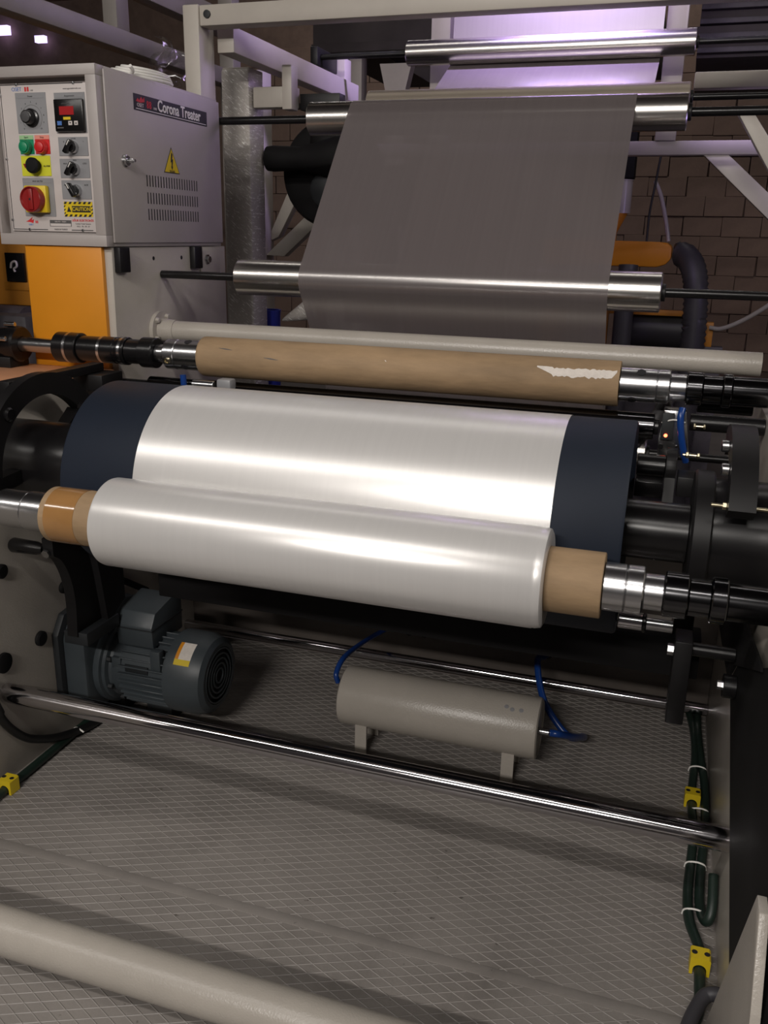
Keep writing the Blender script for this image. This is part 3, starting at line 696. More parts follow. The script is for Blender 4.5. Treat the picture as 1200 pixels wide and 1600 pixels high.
s2 = shaft('long winding shaft with black stepped collars carrying the empty core', TY, TZ, [
    ('shaft_end', -1.80, -1.63, .0205, 'machined'), ('collar', -1.63, -1.555, .0415, 'black_gloss'), ('spacer', -1.555, -1.43, .0345, 'black_gloss'), ('collar', -1.43, -1.405, .0375, 'black_gloss'),
    ('spacer', -1.405, -1.36, .033, 'black_gloss'), ('collar', -1.36, -1.317, .0405, 'black_gloss'), ('neck', -1.317, -1.283, .024, 'machined'), ('end_sleeve', -1.283, -1.250, .0395, 'machined'), ('end_sleeve', -1.2495, -1.176, .0395, 'machined'),
    ('core_section', -1.176, -.106, .036, 'machined'), ('end_sleeve', -.106, -.024, .0385, 'machined'), ('end_sleeve', -.0235, .004, .0385, 'machined'), ('neck', .004, .040, .0305, 'machined'),
    ('collar', .040, .074, .0375, 'dark_chrome'), ('spacer', .074, .116, .031, 'dark_chrome'), ('collar', .116, .135, .0375, 'dark_chrome'), ('shaft_end', .135, .30, .0325, 'dark_chrome')])
for x, r in ((-1.590, .0419), (-1.484, .0365), (-1.418, .0379)):
    xlathe('steel_ring', [(x-.004, r-.004), (x-.004, r), (x+.004, r), (x+.004, r-.004)], TY, TZ, 'machined', s2, 56)
xrod('spacer_step', -1.490, -1.440, .0362, TY, TZ, 'black_gloss', s2)
ang = R(198); lathe('air_valve', [(0, .008), (.004, .008), (.005, .005), (.002, .004), (.002, 0)], (0, math.cos(ang), math.sin(ang)), (-1.266, TY+.0393*math.cos(ang), TZ+.0393*math.sin(ang)), 'brass', s2, 16)
for x, a in ((-1.215, 110), (-.06, 125), (-.075, 235), (-1.22, 225)):
    a = R(a); lathe('key_hole', [(0, .010), (.0006, .010), (.0006, 0)], (0, math.cos(a), math.sin(a)), (x, TY+.0390*math.cos(a), TZ+.0390*math.sin(a)), 'print_black', s2, 18)
cc = thing('cardboard_core', 'empty brown cardboard core with a torn white paper strip', 'core tube', (-.64, TY, TZ))
cb_ = xlathe('core_tube', [(-1.1755, .0385), (-1.1755, .049), (-1.172, .0515), (-1.168, .052), (-.108, .052), (-.106, .051), (-.106, .0385)], TY, TZ, 'cardboard', cc, 96)
def patch():
    V = []; F = []; n = 36; rr = .0524
    random.seed(3)
    for k in range(n+1):
        t = k/n; x = -.292+.180*t
        up = 143-(2+8*t)*.4+random.uniform(-2.5, 2.5); lo = up+22+random.uniform(-1.5, 1.5)
        if t < .22: up = 138+4*t; lo = up+4+18*t/.22
        if t > .93: lo = up+22-16*(t-.93)/.07
        for j in range(5):
            a = R(up+(lo-up)*j/4); V.append((x, TY+(rr+.0004*random.random())*math.cos(a), TZ+(rr+.0004*random.random())*math.sin(a)))
    for k in range(n):
        for j in range(4): a = k*5+j; F.append((a, a+1, a+6, a+5))
    mesh('torn_paper', V, F, 'torn_paper', cb_)
    for x0, x1, a in ((-1.11, -1.07, 145), (-.98, -.94, 165), (-.66, -.655, 150)):
        V = []; F = []
        for k in range(7):
            t = k/6; x = x0+(x1-x0)*t; hw = 1.6*math.sin(math.pi*min(max(t, .08), .92))
            for d in (-hw, hw): aa = R(a+d+4*t); V.append((x, TY+.0523*math.cos(aa), TZ+.0523*math.sin(aa)))
        F = [(2*k, 2*k+1, 2*k+3, 2*k+2) for k in range(6)]
        mesh('scuff', V, F, 'print_grey' if x1-x0 > .01 else 'torn_paper', cb_)
patch()
# shaft end holder at far left
hd = thing('shaft_chuck', 'black chuck clamping the steel end of the waiting shaft', 'chuck', (-1.85, TY, .9705))
xlathe('chuck_body', [(-1.98, 0), (-1.98, .042), (-1.83, .042), (-1.80, .046), (-1.785, .05), (-1.76, .05), (-1.755, .046), (-1.755, .022)], TY, TZ, 'black_gloss', hd, 48)
box('chuck_foot', -1.95, -1.77, TY-.04, TY+.04, .9705, 1.0, 'black_paint', hd)
for a in (100, 160): xrod('chuck_bolt', -1.80, -1.765, .007, TY+.056*math.cos(R(a)), TZ+.056*math.sin(R(a)), 'machined', hd, 12)
tube('chuck_cable', [(-1.83, TY-.01, 1.075), (-1.86, TY+.01, 1.13), (-1.91, TY+.02, 1.17), (-1.98, TY+.02, 1.20)], .004, 'cable_black', hd, 8)

# lay-on tube and pneumatics behind the drum
lt = thing('lay_on_bar', 'dark round bar seen between the empty core and the drum', 'bar', (-.6, 2.08, .93))
xrod('bar_tube', -1.33, -.02, .030, 2.08, .945, 'dark_chrome', lt); xrod('bar_end', -.02, -.0095, .018, 2.08, .945, 'black_gloss', lt); xrod('bar_end', XL+.0005, -1.33, .018, 2.08, .945, 'black_gloss', lt)
fb = thing('air_fitting', 'small grey air fitting with blue tube end under the empty core', 'air fitting', (-1.12, 1.98, .95))
box('fitting_body', -1.085, -1.045, 1.99, 2.025, .968, .995, 'plate_grey', fb, .006)
xrod('fitting_nut', -1.155, -1.095, .012, 2.00, .976, 'machined', fb, 12)
tube('tube_end', [(-1.175, 1.99, .94), (-1.178, 1.99, 1.0)], .008, 'blue_hose', fb, smooth=False)
vb = thing('air_cylinder', 'grey air cylinder block with glowing red sensor beside the drum', 'air cylinder', (.02, 2.05, .93))
prism('cylinder_block', [(-.006, .885), (.062, .885), (.055, .925), (.046, .99), (-.002, .99), (-.008, .925)], 'y', 2.05, 2.10, 'machined', vb, .003)
box('sensor', -.004, .022, 2.038, 2.0495, .925, .985, 'motor_dark', vb, .002)
lathe('sensor_light', [(0, .004), (-.002, .0035), (-.003, 0)], 'y', (.007, 2.038, .935), 'led_red', vb, 14)
for x in (-.001, .036): lathe('block_screw', [(0, .006), (-.002, .006), (-.002, 0)], 'y', (x, 2.05, .907), 'black_gloss', vb, 16)
tube('zip_tie', [(-.004, 2.046, .962), (.02, 2.036, .972), (.045, 2.046, .966)], .0018, 'white_plastic', vb, 6)
hs = tag(tube('air_hose', [(.036, 2.03, 1.0), (.034, 2.02, .98), (.040, 2.02, .94), (.050, 2.03, .90), (.056, 2.04, .88)], .0075, 'blue_hose', None, 12), 'short blue air hose beside the red sensor light', 'hose')
pl = thing('nip_lever', 'black pivot lever with pins between drum end and hub', 'lever', (.02, 1.9, .85))
xrod('pivot_shaft', -.045, .014, .024, 1.95, .885, 'black_gloss', pl)
prism('arm_plate', arc(1.95, .885, .042, 20, 200, 14)+[(1.86, .80), (1.885, .765), (1.93, .765)], 'x', .014, .036, 'black_paint', pl, .002)
lathe('arm_bolt', [(0, .011), (-.008, .011), (-.008, 0)], 'y', (.026, 1.862, .80), 'machined', pl, 6)
box('arm_block', .040, .078, 1.88, 1.95, .84, .882, 'black_paint', pl); box('arm_block', -.044, .012, 1.87, 1.93, .835, .868, 'black_gloss', pl)
xrod('arm_screw', .044, .078, .003, 1.90, .926, 'brass', pl, 10); xrod('screw_nut', .050, .057, .007, 1.90, .926, 'brass', pl, 6); xrod('screw_nut', .072, .079, .006, 1.90, .926, 'brass', pl, 6)
rr_ = thing('air_ram', 'black air ram rod with brass screws beneath the waiting shaft', 'air ram', (.13, 2.1, .96))
xrod('ram_body', .056, XR-.0005, .019, 2.10, .958, 'black_gloss', rr_); xrod('ram_body', .07, .19, .014, 2.16, .985, 'black_paint', rr_)
xrod('ram_screw', .064, .090, .003, 2.07, .955, 'brass', rr_, 10); xrod('screw_nut', .064, .069, .007, 2.07, .955, 'brass', rr_, 6); xrod('screw_nut', .085, .090, .006, 2.07, .955, 'brass', rr_, 6)
hz = tag(tube('ribbed_hose', [(-.10, 2.12, .86), (-.055, 2.14, .90), (-.015, 2.16, .955), (.0, 2.2, 1.0)], .017, 'hose_grey', None, 14, 12, rib=.006), 'grey ribbed hose beside the drum end and air cylinder', 'hose')

# lever at the left of the film roll
lv = thing('roll_lever', 'black curved lever with round handle below the film roll end', 'lever', (-1.37, 1.75, .34))
lever_pts = smooth_path([(1.655, .640, 0), (1.69, .648, 0), (1.735, .635, 0), (1.785, .56, 0), (1.815, .47, 0), (1.815, .36, 0)], 6)+list(reversed(smooth_path([(1.655, .600, 0), (1.685, .575, 0), (1.71, .52, 0), (1.72, .45, 0), (1.715, .36, 0)], 6)))
prism('lever_arm', [(p.x, p.y) for p in lever_pts], 'x', -1.385, -1.355, 'black_paint', lv)
prism('lever_plate', [(1.77, .66), (1.90, .62), (1.90, .40), (1.82, .36), (1.80, .50)], 'x', -1.36, -1.335, 'black_matte', lv)
xlathe('handle', [(-1.478, 0), (-1.478, .015), (-1.472, .0185), (-1.405, .0165), (-1.39, .012), (-1.385, .012)], 1.660, .612, 'black_gloss', lv, 32)
lathe('lever_bolt', [(0, .011), (-.006, .011), (-.006, 0)], (0, 1, .25), (-1.372, 1.652, .606), 'machined', lv, 6)
box('lever_foot', -1.40, -1.33, 1.72, 1.86, .335, .37, 'motor_dark', lv)

# right swing arm in the foreground
sa = thing('swing_arm', 'dark slanted swing arm plate covering the bar end beside the beige gusset', 'arm', (.2, 1.4, .25))
prism('arm_plate', [(1.86, .455), (1.18, .205), (.96, .28), (.96, .86), (1.10, .86), (1.395, .706), (1.77, .53)], 'x', .196, .214, 'black_matte', sa, .003)
prism('shade_plate', [(2.22, .42), (1.86, .455), (1.77, .53), (1.395, .698), (1.43, .700), (1.75, .645), (2.22, .60)], 'x', .190, .1955, 'black_matte', sa, .001)  # black plate added to darken the side plate above the arm
xrod('arm_pin', .170, .196, .024, 1.73, .50, 'black_gloss', sa)
lathe('arm_bolt', [(0, .009), (-.010, .009), (-.010, 0)], 'x', (.170, 1.73, .50), 'machined', sa, 6)

# ------------------------------------------------------------------ gear motor
MYc, MZc = 1.945, .188
gm = thing('gear_motor', 'dark grey gear motor with ribbed body and terminal box on tread plate', 'motor', (-1.28, MYc, 0))
gb = prism('gearbox', [(1.80, .10), (1.80, .30), (1.83, .345), (1.96, .365), (2.06, .335), (2.10, .28), (2.10, .08), (1.85, .07)], 'x', -1.475, -1.405, 'motor_grey', gm, .012)
prism('gearbox_back', [(1.785, .09), (1.785, .31), (1.82, .36), (1.97, .38), (2.08, .35), (2.12, .28), (2.12, .06), (1.84, .06)], 'x', XL+.0005, -1.474, 'motor_dark', gm, .004)
xrod('gearbox_plug', -1.44, -1.405, .02, 1.86, .365, 'motor_dark', gm, 16)
box('motor_foot', -1.47, -1.41, 1.97, 2.08, .0012, .085, 'motor_dark', gm)
box('motor_foot', -1.33, -1.25, 1.96, 2.03, .0012, .082, 'motor_dark', gm)
xlathe('gear_flange', [(-1.406, 0), (-1.406, .118), (-1.395, .121), (-1.385, .121), (-1.382, .112), (-1.372, .112), (-1.368, .100), (-1.345, .088), (-1.345, 0)], MYc, MZc, 'motor_grey', gm, 56)
for k in range(8):
    a = R(k*45+20); xrod('flange_bolt', -1.372, -1.358, .008, MYc+.104*math.cos(a), MZc+.104*math.sin(a), 'motor_dark', gm, 6)
xlathe('motor_body', [(-1.365, 0), (-1.365, .096), (-1.34, .099), (-1.185, .099), (-1.185, 0)], MYc, MZc, 'motor_grey', gm, 56)
f0 = None
for k in range(26):
    a = R(95+k*11)
    if math.cos(a) > .75 and False: continue
    if f0 is None:
        f0 = box('fin', -.072, .072, -.0022, .0022, -.007, .008, 'motor_grey', gm, .001, 1); f = f0
    else: f = inst(f0, 'fin', gm)
    f.location = Vector((-1.262, MYc+.103*math.cos(a), MZc+.103*math.sin(a)))-ORG[gm.name]; f.rotation_euler = (a-math.pi/2, 0, 0)
fc = xlathe('fan_cover', [(-1.195, .098), (-1.195, .1125), (-1.190, .1135), (-1.120, .1135), (-1.092, .104), (-1.082, .090), (-1.082, .080)], MYc, MZc, 'motor_grey', gm, 64)
xlathe('fan_dark', [(-1.095, .085), (-1.095, 0)], MYc, MZc, 'motor_dark', fc, 40)
for r_ in (.020, .034, .048, .062, .076):
    xlathe('grille_ring', [(-1.0845, r_-.0022), (-1.081, r_-.0022), (-1.081, r_+.0022), (-1.0845, r_+.0022)], MYc, MZc, 'motor_grey', fc, 40)
for k in range(6):
    a = R(k*30); b = box('grille_bar', -.0022, .0022, -.0025, .0025, -.083, .083, 'motor_grey', fc, .0005, 1)
    b.location = Vector((-1.0825, MYc, MZc)); b.rotation_euler = (a, 0, 0)
tb = prism('terminal_box', [(1.868, .275), (1.862, .335), (1.885, .372), (1.99, .392), (2.02, .375), (2.02, .275)], 'x', -1.345, -1.235, 'motor_grey', gm, .004)
box('terminal_seam', -1.347, -1.233, 1.861, 2.02, .327, .331, 'motor_dark', tb, .0005, 1)
box('nameplate_frame', -1.315, -1.245, 1.846, 1.850, .206, .228, 'motor_dark', gm, .001)
box('lug', -1.235, -1.205, 1.846, 1.87, .215, .28, 'motor_grey', gm, .003); box('lug', -1.36, -1.33, 1.85, 1.87, .205, .24, 'motor_grey', gm, .003)
def curved_label():
    V = []; F = []
    for k in range(9):
        a = R(112+34*k/8)
        for x in (-1.168, -1.158, -1.105): V.append((x if x != -1.105 else -1.1215, MYc+.1140*math.cos(a), MZc+.1140*math.sin(a)))
    F1 = [(3*k, 3*k+1, 3*k+4, 3*k+3) for k in range(8)]; F2 = [(3*k+1, 3*k+2, 3*k+5, 3*k+4) for k in range(8)]
    o = mesh('rating_label', V, F1+F2, 'torn_paper', fc)
    o.data.materials.append(M['orange'])
    for i, p in enumerate(o.data.polygons): p.material_index = 1 if i < 8 else 0
    V2 = [(v[0], v[1], v[2]) for v in V]
    st = mesh('label_band', [(x, MYc+.1143*math.cos(R(a)), MZc+.1143*math.sin(R(a))) for a in (138, 146) for x in (-1.168, -1.1215)], [(0, 1, 3, 2)], 'yellow_plastic', fc)
curved_label()

# ------------------------------------------------------------------ air tank and hoses
AY, AZ, AR = 2.045, .143, .080
at_ = thing('air_tank', 'beige painted cylindrical air tank on two strap feet', 'air tank', (-.49, AY, 0))
tk = xlathe('tank_shell', [(-.752, 0), (-.752, AR-.008), (-.748, AR-.002), (-.742, AR), (-.226, AR), (-.219, AR-.002), (-.216, AR-.008), (-.220, AR-.012), (-.222, 0)], AY, AZ, 'beige', at_, 72)
for x in (-.685, -.286):
    ft = prism('strap_foot', [(1.955, .0012), (1.955, .006), (1.985, .006), (1.985, .105), (1.992, .105), (1.992, .0012)], 'x', x-.016, x+.016, 'beige', at_)
    prism('strap_foot', [(2.12, .0012), (2.12, .006), (2.098, .006), (2.098, .105), (2.091, .105), (2.091, .0012)], 'x', x-.016, x+.016, 'beige', at_)
xrod('tank_fitting', -.222, -.190, .009, AY-.02, AZ+.005, 'machined', at_, 16)
xrod('tank_port', -.760, -.750, .020, AY-.01, AZ+.035, 'black_paint', at_, 20)
for x, a in ((-.30, 120), (-.285, 124), (-.262, 123)):
    a = R(a); lathe('smudge', [(0, .006), (.0003, .005), (.0003, 0)], (0, math.cos(a), math.sin(a)), (x, AY+AR*math.cos(a), AZ+AR*math.sin(a)), 'plate_grey', tk, 12)
tag(tube('air_hose', [(-.1885, AY-.02, AZ+.005), (-.165, 2.028, .147), (-.135, 2.09, .11), (-.115, 2.18, .06), (-.118, 2.235, .03), (-.16, 2.22, .035), (-.235, 2.27, .10), (-.275, 2.38, .16), (-.268, 2.48, .135), (-.264, 2.5135, .125)], .0095, 'blue_hose', None, 12), 'blue air hose looping from the tank end to the rear panel', 'hose')
tag(tube('air_hose', [(-.769, AY-.01, AZ+.035), (-.776, 2.04, .205), (-.772, 2.10, .228), (-.772, 2.30, .19), (-.78, 2.515, .13)], .0075, 'blue_hose', None, 10), 'dark blue air hose at the capped back end of the tank', 'hose')

# ------------------------------------------------------------------ cables and clamps
cg = thing('cable_bundle', 'dark green cables tied along the right edge of the tread plate', 'cable', (.18, 1.9, 0))
tube('cable', [(.166, 2.51, .0128), (.178, 2.40, .0128), (.181, 2.27, .0128), (.171, 2.10, .0128), (.171, 2.055, .0128), (.171, 2.01, .0128), (.174, 1.92, .0128), (.166, 1.80, .0128), (.160, 1.70, .0128), (.163, 1.62, .0128), (.181, 1.55, .0128), (.181, 1.505, .0128), (.181, 1.46, .0128), (.178, 1.39, .0128), (.156, 1.31, .0128), (.148, 1.2, .0128)], .0105, 'cable_green', cg)
tube('cable', [(.190, 2.51, .0128), (.190, 2.40, .0128), (.195, 2.27, .0128), (.2025, 2.14, .0128), (.2015, 2.0, .0128), (.197, 1.90, .0128), (.189, 1.80, .0128), (.184, 1.70, .0128), (.188, 1.64, .016), (.196, 1.61, .03), (.2025, 1.625, .055), (.2025, 1.68, .09)], .0105, 'cable_green', cg)
for x, y in ((.186, 2.20), (.187, 2.01), (.176, 1.80), (.171, 1.645)):
    tube('zip_tie', [(x-.022, y, .006), (x-.018, y-.002, .020), (x, y-.003, .026), (x+.018, y-.002, .022), (x+.024, y, .008)], .0022, 'white_plastic', cg, 6)
tag(tube('conduit', [(.2105, 1.402, .048), (.200, 1.402, .048), (.186, 1.397, .043), (.174, 1.375, .040), (.159, 1.33, .040), (.149, 1.28, .040), (.146, 1.2, .040)], .013, 'cable_grey', None, 14), 'grey conduit bending out beside the gusset plate', 'conduit')
cl_ = thing('cable_bundle', 'black and dark green cables along the left side plate foot', 'cable', (-1.46, 1.75, 0))
tube('cable', [(-1.462, 1.955, .0130), (-1.464, 1.88, .0130), (-1.463, 1.80, .0130), (-1.460, 1.65, .0130), (-1.459, 1.57, .0130), (-1.459, 1.535, .0130), (-1.459, 1.50, .0130), (-1.455, 1.2, .0130)], .0112, 'cable_green', cl_)
tube('cable', [(-1.438, 1.955, .0140), (-1.439, 1.90, .0140), (-1.443, 1.84, .0160), (-1.462, 1.74, .036), (-1.478, 1.67, .066), (-1.4805, 1.62, .105), (-1.481, 1.57, .17), (-1.481, 1.535, .25), (-1.481, 1.51, .31)], .011, 'cable_black', cl_)
tube('zip_tie', [(-1.475, 1.80, .010), (-1.455, 1.80, .031), (-1.430, 1.80, .022)], .0025, 'white_plastic', cl_, 6)
tube('cable_gland', [(-1.479, 1.552, .205), (-1.479, 1.541, .235)], .0145, 'cable_black', cl_, 12, smooth=False)
def clamp(x, y, label):
    t = thing('cable_clamp', label, 'cable clamp', (x, y, 0), 'yellow cable clamps')
    w, d, h, r = .0185, .016, .040, .0125
    pts = [(-w, .0012), (-r, .0012)]+[(-r*math.cos(R(a)), .013+r*math.sin(R(a))) for a in range(0, 181, 20)]+[(r, .0012), (w, .0012), (w, h-.003), (w-.003, h), (-w+.003, h), (-w, h-.003)]
    o = prism('clamp_body', [(p[0]+x, p[1]) for p in pts], 'y', y-d, y+d, 'yellow_plastic', t)
    for s in (-1, 1): lathe('clamp_hole', [(0, .0055), (.0004, .0055), (.0004, 0)], 'z', (x+s*.0115, y, h), 'print_black', t, 16)
clamp(.171, 2.055, 'yellow plastic cable clamp at the right edge, near the air tank')
clamp(.181, 1.505, 'yellow plastic cable clamp at the right edge, near the gusset')
clamp(-1.459, 1.535, 'yellow plastic cable clamp at the foot of the left side plate')

# ------------------------------------------------------------------ haul-off tower behind
tw = thing('haul_off_tower', 'beige square tube tower frame with portal beams and braces behind the winder', 'frame', (-.65, 3.5, FZ))
def bt(name, *a, m='beige_tower', p=None, b=.004): return box(name, *a, m, p or tw, b)
bt('post', -1.632, -1.575, 2.862, 2.965, FZ, 2.048)
bt('post', .36, .42, 2.862, 2.965, FZ, 2.048)
bt('bearing_block', -1.632, -1.575, 2.8165, 2.8615, 1.665, 1.725, m='black_paint')
tbm = bt('top_beam', -1.574, .36, 2.868, 2.935, 1.985, 2.046)
lathe('beam_bolt', [(0, .012), (-.006, .012), (-.007, .007), (-.007, 0)], 'y', (-1.545, 2.868, 2.018), 'motor_dark', tbm, 20)
sbm = bt('side_beam', -1.565, -1.503, 2.966, 4.21, 1.922, 2.003)
bt('side_beam', .30, .36, 2.966, 4.21, 1.922, 2.003)
ps = bt('post', -1.675, -1.566, 3.205, 3.32, FZ, 1.92)
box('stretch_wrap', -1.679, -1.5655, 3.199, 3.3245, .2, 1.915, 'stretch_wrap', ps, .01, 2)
bt('cross_tube', -1.560, -1.40, 3.22, 3.28, 1.785, 1.855)
bt('cross_tube', -1.436, -1.398, 3.20, 3.26, 1.775, 1.922)
# rear portal
bt('post', -1.165, -1.078, 4.205, 4.29, 1.753, 2.85); bt('post', -.168, -.085, 4.205, 4.29, 1.753, 2.85)
bt('post', -1.665, -1.57, 4.205, 4.29, FZ, 2.12); bt('post', .60, .67, 4.205, 4.29, FZ, 2.85)
bt('portal_beam', -1.57, .60, 4.215, 4.28, 1.697, 1.753)
bt('portal_top', -1.078, -.168, 4.215, 4.28, 2.62, 2.70)
prism('brace', [(.035, 1.697), (.135, 1.697), (.60, 1.30), (.60, 1.20)], 'y', 4.22, 4.275, 'beige_tower', tw, .003)
prism('brace', [(-2.03, 1.24), (-1.93, 1.235), (-1.66, 1.47), (-1.66, 1.56)], 'y', 4.30, 4.36, 'beige_tower', tw, .003)
prism('brace', [(-2.06, 1.30), (-1.99, 1.33), (-1.78, 1.70), (-1.86, 1.70)], 'y', 4.37, 4.43, 'beige_tower', tw, .003)
bt('post', -2.12, -2.03, 4.30, 4.40, FZ, 2.1)
bt('portal_beam', -.03, .30, 3.58, 3.64, 1.862, 1.915)
prism('brace', [(.115, 1.80), (.165, 1.80), (.30, 1.62), (.30, 1.52)], 'y', 3.58, 3.64, 'beige_tower', tw, .003)
bt('shaft_arm', -1.64, -1.605, 3.96, 4.20, 2.05, 2.125, m='black_paint')

# blower
bl = thing('blower', 'black ring blower with a stubby outlet pipe behind the film', 'blower', (-1.15, 3.42, 1.35))
lathe('blower_housing', [(-.07, 0), (-.07, .15), (-.055, .185), (-.02, .20), (.04, .20), (.07, .18), (.08, 0)], 'y', (-1.335, 3.45, 1.572), 'black_matte', bl, 48)
xlathe('outlet_pipe', [(-1.555, 0), (-1.562, .030), (-1.555, .044), (-1.53, .047), (-1.42, .042), (-1.36, .055), (-1.28, .075), (-1.2, .075), (-1.2, 0)], 3.33, 1.62, 'black_matte', bl, 36)
lathe('inlet_neck', [(0, .075), (.10, .07), (.16, .075), (.16, 0)], (-.02, 0, 1), (-1.33, 3.40, 1.66), 'black_matte', bl, 32)
prism('blower_foot', [(-1.42, 1.60), (-1.37, 1.48), (-1.22, 1.385), (-1.0, 1.385), (-1.0, 1.6)], 'y', 3.36, 3.44, 'black_matte', bl, .01)
lathe('blower_hub', [(0, .07), (-.02, .066), (-.03, .05), (-.03, 0)], 'y', (-1.32, 3.36, 1.51), 'motor_dark', bl, 24)
box('blower_bracket', -1.396, -1.24, 3.27, 3.33, 1.78, 1.835, 'black_paint', bl)
lathe('blower_stand', [(0, .05), (1.35-FZ+.06, .05), (1.35-FZ+.06, 0)], 'z', (-1.12, 3.46, FZ), 'black_matte', bl, 20)

# blue bin and shiny bag behind the tower post
bb = thing('blue_bin', 'small blue plastic bin standing behind the wrapped post', 'bin', (-1.60, 3.45, FZ))
bm_ = lathe('bin_shell', [(0, 0), (0, .045), (1.14, .055), (1.165, .058), (1.165, .052), (.05, .04), (.05, 0)], 'z', (-1.615, 3.42, FZ), 'bin_blue', bb, 28)
bg = tag(lathe('foil_funnel', [(0, .004), (.02, .012), (.13, .045), (.135, .045)], (.93, .1, .38), (-1.545, 3.42, 1.005), 'stretch_wrap', None, 24), 'shiny foil funnel lying against the blue bin', 'funnel')  # white highlights come from the glints painted into the wrap colour

# yellow hopper machine with hoses
YB = 5.3
ym = thing('film_blower_machine', 'orange blown film machine head with hopper tube and frame by the block wall', 'machine', (-.4, YB, FZ))
hd_pts = [(-.75, 1.225), (-.70, 1.21), (-.13, 1.21), (-.085, 1.225), (-.06, 1.255), (-.06, 1.315), (-.085, 1.338), (-.13, 1.342), (-.75, 1.348)]
prism('head_housing', hd_pts, 'y', YB-.10, YB+.35, 'orange', ym, .012)
lathe('hopper_tube', [(0, 0), (0, .055), (.17, .055), (.17, .060), (.175, .060), (.175, 0)], 'z', (-.36, YB+.05, 1.49), 'clear_hose', ym, 28)
lathe('hopper_cone', [(0, .022), (.10, .07), (.105, .07)], 'z', (-.39, YB+.05, 1.385), 'orange_dark', ym, 28)
lathe('hopper_base', [(0, .022), (.06, .022)], 'z', (-.39, YB+.05, 1.33), 'orange_dark', ym, 20)
box('loader', -.43, -.30, YB, YB+.14, 1.67, 1.97, 'black_matte', ym, .01)
for x0, x1, y0, y1, z0, z1 in ((.125, .20, YB-.1, YB-.03, .80, .93), (-.40, -.36, YB-.1, YB-.06, FZ, 1.0), (-.36, .125, YB-.09, YB-.05, .955, .985), (-.75, -.6, YB, YB+.2, FZ, 1.21)):
    box('machine_frame', x0, x1, y0, y1, z0, z1, 'orange_dark', ym)
xrod('fan_motor', -.24, .10, .11, YB+.05, .87, 'hose_grey', ym)
box('fan_foot', .05, .26, YB-.1, YB-.02, FZ, .80, 'dark_machine', ym)
box('fan_box', -.30, .12, YB+.0, YB+.2, FZ, .77, 'dark_machine', ym)
tag(tube('ribbed_hose', [(-.042, YB, 1.28), (-.020, YB, 1.28), (.016, YB-.05, 1.27), (.06, YB-.14, 1.21), (.085, YB-.20, 1.10), (.095, YB-.205, .95), (.10, YB-.205, .80), (.10, YB-.205, FZ+.001)], .062, 'hose_grey', None, 20, 12, rib=.016), 'thick grey ribbed hose arching down from the orange machine head', 'hose')
tag(tube('ribbed_hose', [(-.44, YB-.16, 1.22), (-.44, YB-.18, 1.0), (-.45, YB-.18, .8), (-.46, YB-.18, FZ)], .056, 'hose_grey', None, 20, 12, rib=.016), 'grey ribbed hose hanging down beside the film edge', 'hose')
tag(tube('smooth_hose', [(-.275, YB-.16, 1.22), (-.275, YB-.18, 1.0), (-.27, YB-.18, FZ)], .052, 'hose_grey', None, 20, 12), 'plain dark grey pipe standing below the orange machine head', 'pipe')
tag(tube('clear_hose', [(.180, YB-.115, .905), (.24, YB-.14, .905), (.34, YB-.2, .96), (.46, YB-.3, 1.06), (.6, YB-.4, 1.2)], .012, 'clear_hose', None, 10), 'thin clear hose sagging from the orange machine to the wall side', 'hose')
tag(tube('power_cable', [(-.20, YB, 1.345), (-.20, YB+.02, 1.5), (-.18, YB+.02, 1.7), (-.17, YB+.02, 1.9), (-.22, YB, 2.05)], .006, 'cable_black', None, 8), 'thin black cable rising from the orange machine head', 'cable')
tag(tube('clear_hose', [(-.085, YB+.05, 1.345), (-.11, YB+.06, 1.45), (-.15, YB+.05, 1.58), (-.19, YB+.04, 1.66)], .012, 'clear_hose', None, 10), 'short clear hose above the orange machine head', 'hose')

# mezzanine deck in the back
mz = thing('mezzanine', 'dark raised deck on beams above the rear of the tower', 'platform', (-.5, 6, FZ))
box('deck_slab', -2.3, -.28, 5.6, 7.2, 2.44, 2.75, 'deck', mz); box('deck_slab', -.05, 2.2, 5.6, 7.2, 2.30, 2.85, 'deck', mz)
for k in range(7): box('deck_joist', -.05, 2.2, 5.56, 5.6, 2.32+k*.07, 2.345+k*.07, 'dark_machine', mz)
box('deck_post', -2.08, -2.0, 5.65, 5.75, FZ, 2.44, 'beige_tower', mz); box('deck_post', 1.9, 2.0, 5.65, 5.75, FZ, 2.3, 'beige_tower', mz)
prism('deck_gusset', [(-1.86, 2.33), (-1.66, 2.33), (-1.70, 2.17), (-1.82, 2.17)], 'y', 5.58, 5.66, 'beige_tower', mz)
box('deck_leg', -1.82, -1.70, 5.58, 5.66, FZ, 2.17, 'beige_tower', mz)
prism('deck_brace', [(-1.95, 2.44), (-1.75, 2.44), (-1.45, 2.25), (-1.60, 2.25)], 'y', 5.9, 6.0, 'deck', mz)
box('deck_beam', -2.3, 2.2, 5.57, 5.66, 2.40, 2.45, 'deck', mz)

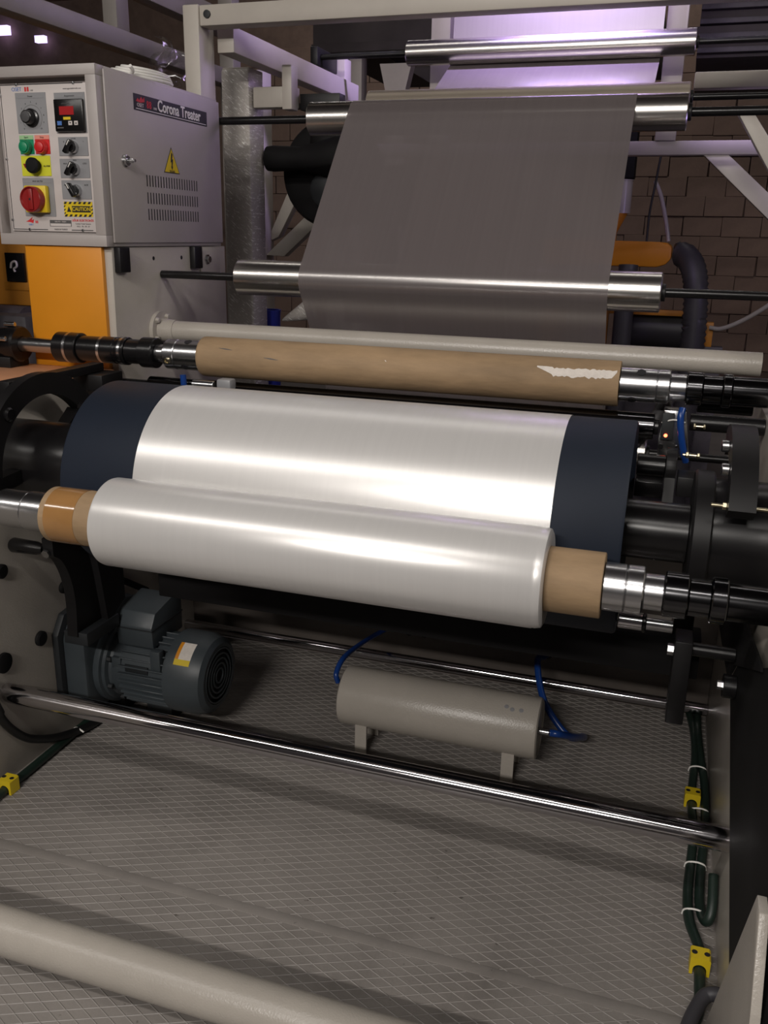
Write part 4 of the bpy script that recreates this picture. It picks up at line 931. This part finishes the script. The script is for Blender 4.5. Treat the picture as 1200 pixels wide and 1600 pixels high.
# overhead frame at the left and machines in the left background
of = thing('overhead_frame', 'dim beige overhead square tube frame beyond the control cabinet', 'frame', (-1.95, 3.0, FZ))
box('rail', -1.97, -1.905, 1.6, 3.75, 1.940, 2.002, 'beige_dimmed', of, .003); box('rail', -1.97, -1.905, 2.99, 3.75, 2.13, 2.22, 'beige_dimmed', of, .003)
box('upright', -1.965, -1.91, 2.91, 2.985, 2.002, 2.9, 'beige_dimmed', of, .003)
box('leg', -1.97, -1.905, 3.75, 3.82, FZ, 2.9, 'beige_dimmed', of, .003)
box('leg', -3.25, -3.17, 3.45, 3.53, FZ, 2.6, 'dark_machine', of, .003)
box('rail', -3.25, -1.97, 3.46, 3.52, 2.25, 2.31, 'dark_machine', of, .003)
def bag():
    V = []; F = []; n = 14; random.seed(5)
    for i in range(n+1):
        for j in range(n+1):
            u, v = i/n, j/n
            V.append((-1.862+.03*math.sin(7*u+5*v)+random.uniform(-.008, .008), 3.05+.28*u+.03*math.sin(9*v), 2.0-.20*v*(.6+.4*math.sin(math.pi*u))+random.uniform(-.006, .006)))
    for i in range(n):
        for j in range(n): a = i*(n+1)+j; F.append((a, a+1, a+n+2, a+n+1))
    tag(mesh('plastic_bag', V, F, 'clear_film', None, 80), 'crumpled clear plastic sheet hanging from the overhead frame', 'plastic sheet')
bag()
em = thing('extruder_cabinet', 'orange machine cabinet with a black window left of the yellow column', 'cabinet', (-3.4, 4.1, FZ))
box('cabinet_body', -4.1, -3.26, 4.02, 4.6, .95, 1.75, 'orange_dark', em, .01)
box('cabinet_base', -4.1, -3.0, 4.02, 4.9, FZ, .75, 'dark_machine', em, .02)
box('side_body', -3.26, -2.9, 4.2, 4.7, .75, 1.4, 'orange_dark', em, .01)
box('black_window', -3.40, -3.285, 4.0, 4.0195, 1.075, 1.222, 'black_gloss', em, .002)
box('window_frame', -3.43, -3.265, 4.012, 4.0199, 1.03, 1.072, 'orange_dark', em, .002)
tube('hook_mark', [(-3.365, 3.997, 1.145), (-3.355, 3.996, 1.172), (-3.330, 3.996, 1.178), (-3.325, 3.996, 1.155), (-3.345, 3.997, 1.14), (-3.340, 3.998, 1.125)], .006, 'label_white', em, 8)
lathe('cable_drum', [(-.15, 0), (-.15, .10), (.15, .10), (.15, 0)], 'x', (-3.35, 3.9, .86), 'dark_machine', em, 28)
box('white_board', -3.62, -3.46, 3.85, 3.87, .95, 1.01, 'white_plastic', em)
box('machine_bed', -3.8, -3.1, 3.75, 4.0, FZ, .93, 'dark_machine', em, .03)
